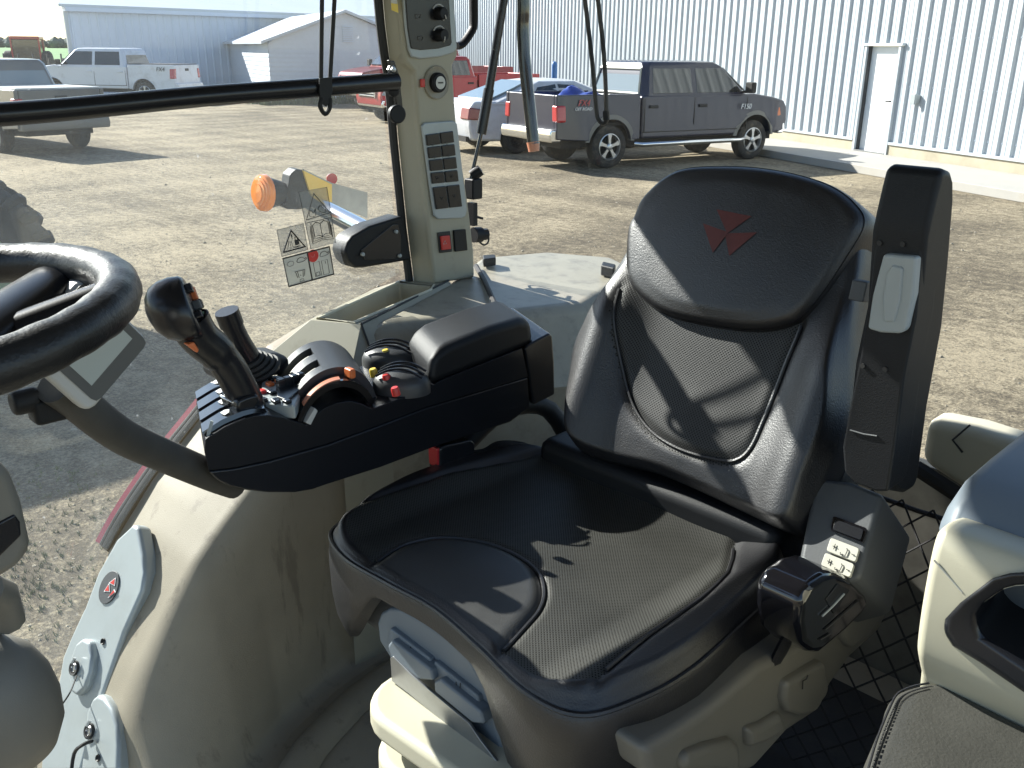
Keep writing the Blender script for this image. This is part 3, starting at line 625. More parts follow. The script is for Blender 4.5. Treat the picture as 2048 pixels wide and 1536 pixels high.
# red pickup behind the cab pillar, and the red one behind it
hdR = Vector((0.2, 0.98, 0)).normalized()
redc = PG(741, 246)
pickup('pickup_truck', 'bright red pickup with chrome grille, its bed showing right of the cab pillar', redc - hdR * (3.53 + 0.9) * 0.99, hdR, 0.99, dict(paint='paint_red', cabx=1.15, bed=1.42, hood=1.28, belt=1.36, roof=1.95, cover=None, flare=0.04))
redd = PG(702, 222)
pickup('pickup_truck', 'dark red pickup with chrome grille, mostly hidden behind the bright red one', redd - hdR * (3.53 + 0.9) * 1.12, hdR, 1.12, dict(paint='paint_maroon', bed=1.36, hood=1.26, belt=1.34, roof=1.95, flare=0.04))
# silver pickup at the left edge
hdL = old2world((-0.78, 0.62, 0)).normalized()
pickup('pickup_truck', 'dusty grey pickup with a pale bed cover at the left edge of the yard', place(-6, 306, hdL, 1, 0.97, 0.98), hdL, 0.98,
    dict(paint='paint_dark', cover='pale_grey', bed=1.3, bumper='flare_grey', flare=0.04, spokes=8, glass='car_glass_pale', rglass='car_glass_pale'))

# white coupe
def coupe(loc, heading, sc):
    t = thing('coupe_car', 'white two-door coupe with black steel wheels between the red and blue pickups', 'car', loc, math.atan2(heading.y, heading.x), cab=False); t.scale = (sc, sc, sc)
    pm = MT['paint_pearl']; h = 0.93; wb = 2.85; x0, x1 = -1.05, wb + 0.95
    prof = [(x0 + 0.05, 0.28), (x0 - 0.02, 0.55), (x0 + 0.0, 0.82), (x0 + 0.07, 0.99), (x0 + 0.16, 1.03), (0.05, 1.02), (1.0, 0.99), (wb - 0.5, 0.98), (wb + 0.5, 0.86), (x1 - 0.1, 0.72), (x1, 0.5), (x1 - 0.08, 0.26)] + arch(wb, 0.38, 0.26, zc=0.33) + arch(0, 0.38, 0.26, zc=0.33)
    b = MB(); b.prism([(x, -h, z) for x, z in prof], (0, 2 * h, 0))
    b.map(lambda p: Vector((p.x, p.y * (1 - 0.07 * smooth01(0.75, 1.05, p.z) - 0.04 * smooth01(0.5, 0.25, p.z)) * (1 - 0.16 * smooth01(wb + 0.2, x1, p.x) - 0.1 * smooth01(-0.4, x0, p.x)), p.z)))
    obj('body', b, pm, t, bevel=0.06, seg=4)
    def rg(xa, xb, hh, z): return [Vector((x, y, z)) for x, y in ((xa, -hh + 0.12), (xa + 0.15, -hh), (xb - 0.15, -hh), (xb, -hh + 0.12), (xb, hh - 0.12), (xb - 0.15, hh), (xa + 0.15, hh), (xa, hh - 0.12))]
    g_ = MB(); g_.loft([rg(-0.62, wb - 0.35, 0.85, 0.99), rg(0.12, wb - 0.85, 0.72, 1.24), rg(0.5, wb - 1.2, 0.62, 1.38), rg(0.85, wb - 1.45, 0.5, 1.42)])
    obj('roof', g_, pm, t, bevel=0.03)
    w_ = MB(); w_.prism([(-0.52, -0.68, 1.03), (-0.52, 0.68, 1.03), (0.08, 0.6, 1.235), (0.42, 0.5, 1.355), (0.42, -0.5, 1.355), (0.08, -0.6, 1.235)], (-0.015, 0, 0.035)); obj('rear_window', w_, MT['car_glass_pale'], t)
    for sg in (-1, 1):
        k = lambda x, z: Vector((x, sg * (0.85 - 0.13 * (z - 0.99) / 0.25 + 0.01 if z < 1.24 else 0.73 - 0.1 * (z - 1.24) / 0.14), z))
        for pts in ([(0.35, 1.06), (0.55, 1.27), (1.0, 1.325), (1.0, 1.04)], [(1.06, 1.04), (1.06, 1.325), (1.45, 1.31), (2.0, 1.04)]):
            m_ = MB(); m_.prism([k(*p) for p in pts], (0, -sg * 0.03, 0)); obj('side_window', m_, MT['car_glass'], t)
        tl = MB(); tl.prism([(x0 - 0.02, sg * 0.80, 0.68), (x0 + 0.02, sg * 0.80, 0.92), (x0 + 0.26, sg * 0.87, 0.88), (x0 + 0.2, sg * 0.87, 0.68)], (0, -sg * 0.35, 0)); tl.map(lambda p: Vector((p.x - 0.02, p.y * 1.015, p.z))); obj('tail_light', tl, MT['paint_maroon'], t, bevel=0.03)
        for cx in (0, wb): wheel(t, cx, sg * (h - 0.03), sg, R=0.335, W=0.22, rim='under', steel=True)
        sm = MB(); sm.box((0.98, sg * 0.905, 0.66), (0.012, 0.06, 0.62)); obj('door_seam', sm, MT['seam'], t)
    un = MB(); un.box(((x0 + x1) / 2, 0, 0.35), (x1 - x0 - 0.4, 1.4, 0.2)); un.prism([(x0 - 0.03, -0.7, 0.26), (x0 - 0.035, -0.7, 0.36), (x0 + 0.1, -0.7, 0.36), (x0 + 0.1, -0.7, 0.26)], (0, 1.4, 0)); obj('underside', un, MT['under'], t)
    lp = MB(); lp.box((x0 - 0.02, 0, 0.68), (0.02, 0.32, 0.15)); obj('number_plate', lp, MT['light_grey'], t)
coupe(place(1036, 308, hdB, -1, 0.9, 1.07), hdB, 1.07)

# red tractor far off at the left, and the implement beside it
def farm_tractor():
    base = PG(66, 160); base = Vector((base.x, base.y, 0)); k = 1.05
    hd = old2world((-0.3, 1, 0)).normalized(); t = thing('farm_tractor', 'distant red farm tractor with a boxy cab in front of the green field', 'tractor', base, math.atan2(hd.y, hd.x), cab=False); t.scale = (k, k, k)
    cb = MB(); cb.loft([[Vector((x, y, z)) for x, y in ((-0.7, -0.75), (0.7, -0.75), (0.7, 0.75), (-0.7, 0.75))] for z in (1.15, 1.4, 2.35)]); obj('cab', cb, MT['car_glass'], t, bevel=0.05)
    rf = MB(); rf.box((0, 0, 2.43), (1.6, 1.65, 0.18)); obj('roof', rf, MT['paint_red'], t, bevel=0.05)
    ps = MB()
    for x in (-0.72, 0.72):
        for y in (-0.77, 0.77): ps.box((x, y, 1.75), (0.09, 0.09, 1.3))
    obj('cab_pillar', ps, MT['paint_red'], t)
    hd_ = MB(); hd_.box((1.6, 0, 1.2), (2.0, 0.75, 0.75)); obj('hood', hd_, MT['paint_red'], t, bevel=0.08)
    for sg in (-1, 1):
        w1 = MB(); w1.lathe([(0.4, -0.25), (0.75, -0.25), (0.85, -0.15), (0.85, 0.15), (0.75, 0.25), (0.4, 0.25)], (-0.3, sg * 1.05, 0.85), (0, 1, 0), 24); obj('rear_wheel', w1, MT['tyre'], t)
        w2 = MB(); w2.lathe([(0.25, -0.18), (0.5, -0.18), (0.58, -0.1), (0.58, 0.1), (0.5, 0.18), (0.25, 0.18)], (2.1, sg * 0.95, 0.58), (0, 1, 0), 24); obj('front_wheel', w2, MT['tyre'], t)
farm_tractor()
imp0 = PG(108, 186); imp = MB(); rr = random.Random(8)
ivx = old2world((1, 0, 0)); 
imp.box(imp0 + Z * 0.75, (0.25, 4.4, 0.22)); imp.box(imp0 + Z * 1.15 + ivx * 0.2, (0.2, 3.6, 0.15))
for k in range(7):
    q = imp0 + Vector((0, -1.9 + k * 0.63, 0)); imp.box(q + Z * 0.8, (0.1, 0.08, 1.5)); imp.lathe([(0.3, -0.02), (0.32, 0.0), (0.3, 0.02)], q + Z * 0.32, (0.2, 1, 0), 14); imp.box(q + Z * 1.5 + Vector((0.2, 0, 0)), (0.06, 0.06, 0.5))
tag(obj('seed_drill', imp, MT['rubber']), 'dark frame of a tillage implement parked behind the grey pickup', 'implement')

# big lugged tyre of the neighbouring tractor at the left edge
tc0 = PG(-74, 745); tc0.z = 0.70
tt0 = thing('parked_tractor', 'neighbouring tractor at the left edge, only its big lugged wheel in view', 'tractor', (tc0.x, tc0.y, 0))
tm = MB(); RR = 0.66; WT = 0.5
tm.lathe([(0.34, -WT / 2 + 0.06), (0.46, -WT / 2), (0.58, -WT / 2 + 0.02), (RR - 0.01, -WT / 2 + 0.09), (RR + 0.01, 0), (RR - 0.01, WT / 2 - 0.09), (0.58, WT / 2 - 0.02), (0.46, WT / 2), (0.34, WT / 2 - 0.06)], tc0, (1, 0, 0), 48)
mat('tyre_dark', (0.016, 0.016, 0.016), rough=0.8, bump=0.4, bscale=40, dirt=(0.05, 0.045, 0.035), dscale=8, damt=0.2)
tt = obj('wheel', tm, MT['tyre_dark'], tt0)
lg = MB(); NL = 26
for k in range(NL * 2):
    sg = 1 if k % 2 else -1; a0 = 2 * math.pi * k / (NL * 2); pr_ = []
    for xx, da, r0 in ((sg * WT * 0.52, -0.12, 0.57), (sg * WT * 0.44, -0.07, RR - 0.03), (sg * WT * 0.25, 0.02, RR), (-sg * 0.02, 0.12, RR + 0.005)):
        pr_.append((xx, a0 + da, r0))
    rings = []
    for xx, a, r0 in pr_:
        ring = []
        for da, dr in ((-0.050, -0.03), (-0.034, 0.042), (0.034, 0.042), (0.050, -0.03)):
            ring.append(tc0 + Vector((xx, (r0 + dr) * math.cos(a + da), (r0 + dr) * math.sin(a + da))))
        rings.append(ring)
    lg.loft(rings)
obj('tread', lg, MT['tyre_dark'], tt, bevel=0.006)
mat('rim_green', (0.12, 0.19, 0.10), rough=0.5, dirt=(0.16, 0.14, 0.1), dscale=4, damt=0.6)
rm = MB(); rm.lathe([(0.37, -WT / 2 + 0.03), (0.355, -WT / 2 + 0.0), (0.33, -WT / 2 + 0.05), (0.30, -0.05), (0.14, -0.02), (0.12, -0.12), (0.02, -0.12)], tc0, (1, 0, 0), 40); obj('rim', rm, MT['rim_green'], tt)

tb_ = MB(); tb_.loft([[Vector((x, y, z)) for x, y in ((8.5 + e, -2.3 + e), (10.4 - e, -2.3 + e), (10.4 - e, 3.2 - e), (8.5 + e, 3.2 - e))] for z, e in ((0.7, 0.1), (1.0, 0.0), (2.3, 0.0), (2.6, 0.15))]); obj('tractor_body', tb_, MT['rim_green'], tt0, bevel=0.06)
ab_ = MB(); ab_.tube([tc0, Vector((8.6, tc0.y, 0.8))], 0.11, 14); obj('axle', ab_, MT['under'], tt0)
# ------------------------------------------------------------------ tractor cab shell
cabt = thing('tractor_cab', 'tan interior shell of the tractor cab with switch pillar, windows and dusty wheel-arch panel', 'tractor cab', C(0.8, -0.8, -1.17))
def P_(pts, fn, *a): return [fn(u, v, *a) for u, v in pts]
fl = MB(); fl.box(C(0.6, -0.75, -1.18), (1.6, 1.9, 0.05)); obj('floor', fl, MT['tan_dirty'], cabt)
fm = MB(); fm.box(C(0.3, -0.95, -1.145), (0.66, 1.1, 0.012)); obj('floor_mat', fm, MT['floor_mat'], cabt, bevel=0.004)
rf = MB(); rf.box(C(0.66, -0.5, 0.52), (2.06, 2.06, 0.2)); obj('roof', rf, MT['warm_grey'], cabt, bevel=0.04)
rh = MB(); rh.box(C(1.53, -1.15, 0.30), (0.16, 0.62, 0.28)); obj('headrest_shade_box', rh, MT['warm_grey'], cabt, bevel=0.03)  # unseen box under the roof, added to shade the top of the headrest
# wheel-arch panel between the window sill curve and the floor
OUT = [(1.56, -0.24, -1.42), (1.56, -0.30, -1.28), (1.56, -0.363, -1.157), (1.56, -0.436, -1.02), (1.56, -0.525, -0.865), (1.56, -0.62, -0.755), (1.56, -0.718, -0.668), (1.56, -0.80, -0.60), (1.56, -0.879, -0.55), (1.56, -1.0, -0.51)]
INN = [(1.02, -0.22, -1.16), (1.06, -0.32, -1.16), (1.10, -0.42, -1.16), (1.15, -0.52, -1.16), (1.19, -0.62, -1.16), (1.24, -0.72, -1.16), (1.27, -0.82, -1.16), (1.29, -0.94, -1.16), (1.30, -1.06, -1.16), (1.30, -1.3, -1.16)]
OUTS = smoothpath([C(*p) for p in OUT], 6); INNS = smoothpath([C(*p) for p in INN], 6); nO = len(OUTS) - 1
CRS = [(-0.30, -1.36)] + sorted([(p.y, p.z - EYE) for p in P_([(509, 989), (455, 1057), (397, 1132), (352, 1215), (315, 1285), (281, 1351), (253, 1418), (240, 1451)], PR, 1.30)], key=lambda t: -t[0]) + [(-0.80, -0.63), (-1.0, -0.575), (-1.3, -0.56)]
CRS = [(-y, z) for y, z in CRS]; OFZ = [(-y, z) for _, y, z in OUT]
INR = [(0.2, 0.98), (0.3, 1.03), (0.42, 1.10), (0.57, 1.185), (0.67, 1.25), (0.79, 1.295), (0.90, 1.315), (1.3, 1.33)]
def arch_pt(a, b):
    y = 0.27 + (1.02 - 0.27) * a
    o = C(1.56, -y, interp(y, OFZ)); c = C(1.30, -y, interp(y, CRS)); q = C(interp(y, INR), -y, -1.16)
    c1 = o.lerp(c, 0.86); c2 = c.lerp(q, 0.15); c3 = c.lerp(q, 0.9); fl = q + Vector((-0.07, 0, 0.0))
    if b < 0.35: p = o.lerp(c1, b / 0.35); p.z += 0.008 * math.sin(math.pi * b / 0.35); return p
    if b < 0.55: t = (b - 0.35) / 0.2; return c1.lerp(c, t).lerp(c.lerp(c2, t), t)
    if b < 0.85: return c2.lerp(c3, (b - 0.55) / 0.3)
    t = (b - 0.85) / 0.15; return c3.lerp(q, t).lerp(q.lerp(fl, t), t)
mb = MB(); mb.grid(arch_pt, 90, 60); obj('wheel_arch_panel', mb, MT['tan_dirty'], cabt, smooth=60)
# a raised rib pressed into the panel near the floor
rb = MB(); rb.tube([arch_pt(0.05 + 0.95 * k / 24, 1.0) + Vector((-0.02, 0.0, 0.008)) for k in range(25)], 0.034, 10, flat=0.6); obj('floor_rib', rb, MT['tan_dirty'], cabt)
OUTB = [p for p in OUTS if -0.75 < p.y < -0.515]
sd = MB(); sd.tube([p + Vector((0.004, 0.006, 0.006)) for p in OUTB], 0.006, 8); obj('window_seal', sd, MT['rubber'], cabt)
sd = MB(); sd.tube([p + Vector((0.012, 0.009, 0.009)) for p in OUTB], 0.004, 8); obj('sill_strip', sd, MT['rubber'], cabt)
n_ = len(OUTB)
for nm_, mm_, offs in (('outer_fender', 'fender_red', [(0.018, 0.010, 0.010), (0.028, 0.013, 0.012), (0.033, 0.009, 0.006)]), ('fender_lip', 'mud', [(0.033, 0.006, 0.003), (0.05, -0.005, -0.02), (0.055, -0.06, -0.09)])):
    rd = MB(); rd.add([p + Vector(o) for o in offs for p in OUTB], [(k * n_ + i, k * n_ + i + 1, (k + 1) * n_ + i + 1, (k + 1) * n_ + i) for k in range(len(offs) - 1) for i in range(n_ - 1)]); obj(nm_, rd, MT[mm_], cabt)
# deck on top of the arch with its storage pocket
zd = -0.478
o_ = [C(1.441, -0.905, zd), C(1.352, -0.957, zd), C(1.50, -1.30, zd), C(1.60, -1.34, zd), C(1.556, -1.14, zd)]
h_ = P_([(646, 636), (713, 643), (856, 582), (862, 573), (797, 567)], PZ, zd)
lo = [p - Vector((0, 0, 0.11)) + (h_[i] * 0 + Vector((0.008 if i in (1, 2) else -0.004, -0.006, 0))) for i, p in enumerate(h_)]
mb = MB(); n_ = 5
low_ = [C(1.52, -0.845, -0.56), C(1.29, -0.86, -0.62), C(1.29, -1.32, -0.62), C(1.62, -1.36, -0.6), C(1.585, -1.12, -0.56)]
mb.add(o_ + h_, [(i, (i + 1) % n_, n_ + (i + 1) % n_, n_ + i) for i in range(n_)])
mb.add(o_ + low_, [(i, (i + 1) % n_, n_ + (i + 1) % n_, n_ + i) for i in range(n_)])
mb.add([low_[1], low_[2], C(1.29, -1.32, -1.16), C(1.29, -0.86, -1.16)], [(0, 1, 2, 3)])
deck = obj('side_deck', mb, MT['tan'], cabt, bevel=0.012, recalc=False)
bmx = bmesh.new(); bmx.from_mesh(deck.data); bmesh.ops.remove_doubles(bmx, verts=bmx.verts, dist=0.0005); bmesh.ops.recalc_face_normals(bmx, faces=bmx.faces); bmx.to_mesh(deck.data); bmx.free()
mb = MB(); mb.add(h_ + lo, [(i, (i + 1) % n_, n_ + (i + 1) % n_, n_ + i) for i in range(n_)] + [tuple(range(n_, 2 * n_))]); pk = obj('storage_pocket', mb, MT['tan'], deck, bevel=0.006)
lip = MB(); cen = sum(h_, Vector()) / 5; lip.tube(smoothpath([p + (p - cen) * 0.07 + Vector((0, 0, 0.001)) for p in h_], 1, True), 0.0035, 6, closed=True); obj('pocket_rim', lip, MT['tan_clean'], pk)
mb = MB(); mb.tube([C(1.352, -0.957, zd + 0.001), C(1.44, -1.16, zd + 0.001), C(1.50, -1.30, zd + 0.001)], 0.0022, 6); mb.tube([C(1.352, -0.957, zd + 0.001), C(1.30, -0.965, -0.59)], 0.0022, 6); obj('deck_groove', mb, MT['dark_mark'], deck)
# rear deck behind the pillar
zr_ = -0.482
ro_ = [C(1.352, -0.965, zr_), C(1.222, -1.433, zr_ - 0.02), C(1.30, -1.72, zr_ + 0.0), C(1.45, -1.80, zr_ - 0.005), C(1.60, -1.72, zr_ - 0.003), C(1.655, -1.54, zr_), C(1.505, -1.305, zr_)]
rl_ = [C(1.292, -0.965, -0.62), C(1.15, -1.45, -0.66), C(1.22, -1.80, -0.62), C(1.45, -1.90, -0.62), C(1.66, -1.80, -0.62), C(1.70, -1.54, -0.62), C(1.6, -1.33, -0.62)]
mb = MB(); n_ = 7; mb.add(ro_ + rl_, [tuple(range(n_))] + [(i, (i + 1) % n_, n_ + (i + 1) % n_, n_ + i) for i in range(n_)]); mb.add([rl_[0], rl_[1], C(1.15, -1.45, -1.16), C(1.292, -0.965, -1.16)], [(0, 1, 2, 3)])
mat('tan_dust', (0.31, 0.288, 0.228), rough=0.42, var=0.08, vscale=14, bump=0.2, bscale=500, dirt=(0.14, 0.13, 0.11), dscale=22, damt=0.7)
obj('rear_deck', mb, MT['tan_dust'], cabt, bevel=0.02)
mb = MB(); mb.tube([PZ(952, 532, -0.476), PZ(968, 560, -0.476), PZ(993, 616, -0.476), PZ(1010, 655, -0.52)], 0.006, 8); obj('deck_seal', mb, MT['rubber'], cabt)
mb = MB(); mb.prism(P_([(965, 510), (990, 508), (992, 515), (967, 518)], PZ, -0.46), (0, 0, -0.02)); obj('latch', mb, MT['black_plastic'], cabt, bevel=0.003)
mb = MB(); mb.prism(P_([(1205, 522), (1232, 528), (1228, 536), (1202, 530)], PZ, -0.462), (0, 0, -0.025)); obj('latch', mb, MT['black_plastic'], cabt, bevel=0.004)
# rear wall, ledge and dusty lower glass behind the seat
mb = MB(); mb.prism(P_([(1852, 836), (1950, 856), (2060, 892), (2120, 925), (2120, 1035), (1946, 996), (1838, 925)], PF, -1.5), (0, -0.07, 0)); obj('rear_ledge', mb, MT['tan_clean'], cabt, bevel=0.02)
mb = MB(); mb.tube(P_([(1832, 935), (1945, 1008), (2060, 1045)], PF, -1.49), 0.014, 8); obj('window_seal', mb, MT['rubber'], cabt)
mb = MB(); mb.tube(P_([(1925, 905), (1905, 880), (1940, 850)], PF, -1.498), 0.0018, 6); obj('ledge_groove', mb, MT['dark_mark'], cabt)
mat('dusty_panel', (0.12, 0.115, 0.10), rough=0.7, var=0.3, vscale=12, dirt=(0.05, 0.045, 0.04), dscale=5, damt=0.7)
mb = MB(); mb.box(C(0.5, -1.62, -0.95), (1.5, 0.03, 0.5)); obj('rear_wall', mb, MT['dusty_panel'], cabt)
# side and rear window panes
gp = [(1.552, 0.5, -1.45), (1.552, 0.5, 0.42), (1.552, -1.135, 0.42), (1.552, -1.205, -0.455)]
mb = MB(); mb.quad(*([C(*p) for p in gp] + [C(1.552, p[1] + 0.004, p[2] + 0.004) for p in reversed(OUT[:-1])])); sg_ = obj('side_window', mb, MT['window_glass'], cabt, smooth=0)
mb = MB(); mb.quad(C(1.60, -1.42, -0.46), C(1.60, -1.40, 0.42), C(0.1, -1.56, 0.42), C(0.1, -1.56, -0.68), C(1.14, -1.56, -0.62)); obj('rear_window', mb, MT['rear_glass'], cabt, smooth=0)

# pillar with its panels
RP = 1.5
pil = [(765, -40), (893, -330), (905, -40), (911, 0), (915, 60), (917, 112), (907, 129), (910, 180), (914, 240), (921, 300), (931, 360), (941, 430), (949, 500), (951, 556), (868, 569), (866, 540), (858, 460), (849, 370), (841, 293), (834, 210), (830, 160), (829, 145), (812, 125), (808, 105), (802, 50), (797, -40), (781, -330)]
pil = pil[1:]
mb = MB(); mb.prism(P_(pil, PR, RP), (0.075, 0.0, 0)); pillar = obj('pillar', mb, MT['tan'], cabt, bevel=0.008)
# front return of the pillar (the lit side) and the black seal at the glass
frn = [(808, 105), (812, 125), (829, 145), (834, 210), (849, 370), (868, 569)]
mb = MB(); a_ = P_([(781, -330), (797, -40), (802, 50), (808, 105), (820, 130), (829, 147), (834, 210), (841, 293), (849, 370), (858, 460), (866, 545), (868, 569)], PR, RP + 0.004)
b_ = [PF(u, v, PR(u2, v, RP).y + 0.012) for (u, v), u2 in zip([(738, -330), (763, -40), (771, 50), (778, 105), (782, 130), (785, 147), (791, 210), (798, 293), (806, 370), (815, 460), (826, 545), (829, 575)], [781, 797, 802, 808, 820, 829, 834, 841, 849, 858, 866, 868])]
n_ = len(a_); mb.add(a_ + b_, [(i, i + 1, n_ + i + 1, n_ + i) for i in range(n_ - 1)]); obj('pillar_return', mb, MT['tan'], pillar, smooth=60)
mb = MB(); mb.tube([p + Vector((0.006, 0.008, 0)) for p in b_], 0.009, 8); obj('seal', mb, MT['rubber'], pillar)
def onp(pts, d): return P_(pts, PR, RP - d)
frame_o = [(791, -190), (803, 10), (808, 60), (814, 100), (820, 114), (838, 118), (877, 114), (904, 106), (911, 96), (908, 50), (896, -190)]
frame_i = [(800, -180), (811, 10), (815, 60), (820, 90), (822, 97), (840, 100), (876, 97), (899, 91), (902, 85), (899, 45), (888, -180)]
mb = MB(); mb.prism(onp(frame_o, 0.001), (-0.006, 0, 0)); cp = obj('climate_panel', mb, MT['trim_blue_grey'], pillar, bevel=0.003)
mb = MB(); mb.prism(onp(frame_i, 0.007), (-0.003, 0, 0)); obj('panel_face', mb, MT['black_satin'], pillar, bevel=0.001)
for (ku, kv), aa in (((877, 27), 4.4), ((878, 70), 4.9)):
    c0 = PR(ku, kv, RP - 0.010); kb = MB(); kb.lathe([(0.0125, 0), (0.0115, 0.016), (0.010, 0.018), (0.001, 0.018)], c0, (-1, 0, 0), 24)
    ko = obj('knob', kb, MT['black_plastic'], pillar)
    rg = MB(); rg.tube([c0 + Vector((-0.001, 0.0165 * math.cos(t), 0.0165 * math.sin(t))) for t in [math.radians(30 + 200 * k / 18) for k in range(19)]], 0.0016, 6)
    rg.tube([c0 + Vector((-0.019, 0.003 * math.cos(aa), 0.003 * math.sin(aa))), c0 + Vector((-0.019, 0.0105 * math.cos(aa), 0.0105 * math.sin(aa)))], 0.0012, 6)
    obj('marking', rg, MT['pale_grey'], pillar)
mk = MB()
for (ku, kv) in ((836, 32), (841, 76)):
    c0 = PR(ku, kv, RP - 0.0105); mk.tube([c0 + Vector((0, 0.007, 0.003)), c0 + Vector((0, -0.007, 0.003)), c0 + Vector((0, -0.004, -0.004)), c0 + Vector((0, 0.006, -0.004))], 0.0009, 5, closed=True)
obj('symbol', mk, MT['dim_mark'], pillar)
ic = PR(872, 165, RP); mb = MB(); mb.lathe([(0.031, 0.0), (0.033, 0.003), (0.031, 0.005), (0.027, 0.003), (0.019, 0.002)], ic, (-1, 0, 0), 36); obj('ignition_recess', mb, MT['tan_dust'], pillar)
mb = MB(); mb.lathe([(0.0195, 0), (0.0195, 0.010), (0.0165, 0.013), (0.0125, 0.013)], ic, (-1, 0, 0), 32); obj('ignition_switch', mb, MT['black_plastic'], pillar)
mb = MB(); mb.lathe([(0.0125, 0.004), (0.0125, 0.0145), (0.001, 0.0145)], ic, (-1, 0, 0), 28); obj('key_barrel', mb, MT['steel'], pillar)
mb = MB(); mb.box(ic + Vector((-0.0148, 0, 0)), (0.001, 0.013, 0.0028)); obj('key_slot', mb, MT['dark_mark'], pillar)
mb = MB(); mb.box(PR(845, 166, RP - 0.004), (0.006, 0.010, 0.016)); obj('red_tag', mb, MT['red_plastic'], pillar, bevel=0.002)
mb = MB(); mb.prism(onp([(840, 252), (846, 245), (903, 241), (911, 247), (914, 270), (931, 420), (928, 432), (920, 436), (873, 438), (865, 431), (860, 400), (845, 290)], 0.001), (-0.006, 0, 0)); obj('switch_frame', mb, MT['trim_blue_grey'], pillar, bevel=0.003)
def sw(px, m, name='rocker_switch', d=0.007, t=0.004): mb = MB(); mb.prism(onp(px, d), (-t, 0, 0)); return obj(name, mb, MT[m], pillar, bevel=0.0018)
def lerp2(a, b, t): return (a[0] + (b[0] - a[0]) * t, a[1] + (b[1] - a[1]) * t)
qa, qb, qc, qd = (849, 268), (905, 260), (917, 364), (862, 369)
for row in range(4):
    for c in range(2):
        f = lambda s, t: lerp2(lerp2(qa, qb, s), lerp2(qd, qc, s), t)
        sw([f(c * .5 + .02, row / 4 + .015), f(c * .5 + .48, row / 4 + .015), f(c * .5 + .48, (row + 1) / 4 - .015), f(c * .5 + .02, (row + 1) / 4 - .015)], 'black_satin')
qa, qb, qc, qd = (863, 373), (918, 367), (924, 414), (870, 420)
for c in range(2):
    f = lambda s, t: lerp2(lerp2(qa, qb, s), lerp2(qd, qc, s), t); sw([f(c * .5 + .02, .03), f(c * .5 + .48, .03), f(c * .5 + .48, .97), f(c * .5 + .02, .97)], 'black_satin')
mk = MB()
for (ku, kv) in ((866, 290), (894, 287), (869, 315), (898, 312), (875, 356), (903, 352), (884, 396), (909, 392)):
    c0 = PR(ku, kv, RP - 0.0118); mk.tube([c0 + Vector((0, 0.004, 0.002)), c0 + Vector((0, -0.004, 0.002)), c0 + Vector((0, 0.0, -0.003))], 0.0006, 5, closed=True)
obj('symbol', mk, MT['dim_mark'], pillar)
sw([(874, 465), (899, 462), (903, 503), (878, 506)], 'dark_mark', 'switch_socket', 0.001, 0.003); sw([(905, 460), (929, 458), (933, 500), (908, 503)], 'black_plastic', 'blank_cover', 0.001, 0.005)
rs = sw([(879, 472), (897, 470), (900, 498), (882, 500)], 'red_plastic', 'hazard_switch', 0.004, 0.005)
mk = MB(); c0 = PR(890, 485, RP - 0.0095); mk.tube([c0 + Vector((0, 0, 0.004)), c0 + Vector((0, 0.0045, -0.003)), c0 + Vector((0, -0.0045, -0.003))], 0.0006, 5, closed=True); obj('symbol', mk, MT['pale_grey'], pillar)
mb = MB(); pts_ = P_([(780, -30), (793, -30), (797, 26), (783, 20)], PF, PR(799, 0, RP).y + 0.016); mb.quad(*pts_); obj('label', mb, MT['label_yellow'], pillar, smooth=0)
mb = MB(); pts_ = P_([(780, -30), (793, -30), (795, 8), (782, 6)], PF, PR(799, 0, RP).y + 0.0175); mb.quad(*pts_); obj('label', mb, MT['ivory'], pillar, smooth=0)
# fittings on the edge of the pillar
mb = MB(); mb.tube(smoothpath(P_([(912, 92), (925, 88), (943, 62), (947, 45), (947, 0), (944, -120), (925, -160), (900, -170)], PR, RP + 0.02), 3), 0.011, 10, flat=0.7); obj('grab_handle', mb, MT['black_plastic'], pillar)
mb = MB(); mb.box(PR(947, 377, RP + 0.02), (0.03, 0.03, 0.045)); mb.lathe([(0.014, 0), (0.014, 0.03)], PR(938, 377, RP + 0.02), (0, -1, -0.1), 14); obj('strut_mount', mb, MT['black_plastic'], pillar, bevel=0.004)
mb = MB(); mb.lathe([(0.012, 0), (0.013, 0.012), (0.012, 0.024), (0.002, 0.026)], PR(943, 352, RP + 0.02), (-0.5, -0.6, 0.5), 14); obj('knob', mb, MT['black_plastic'], pillar)
mb = MB(); mb.box(PR(945, 428, RP + 0.01), (0.02, 0.012, 0.05)); mb.tube(P_([(948, 432), (965, 437)], PR, RP + 0.01), 0.003, 6); obj('lever', mb, MT['black_plastic'], pillar)
mb = MB(); mb.lathe([(0.017, 0), (0.017, 0.02), (0.013, 0.022), (0.013, 0.036), (0.002, 0.037)], PR(947, 470, RP + 0.01), (-0.1, -0.95, -0.05), 18); mb.box(PR(960, 462, RP + 0.01), (0.028, 0.025, 0.008)); sk = obj('power_socket', mb, MT['black_plastic'], pillar)
mb = MB(); mb.tube(smoothpath(P_([(976, 466), (977, 482), (968, 490), (955, 480)], PR, RP + 0.01), 4), 0.0022, 6); obj('tether', mb, MT['rubber'], pillar)

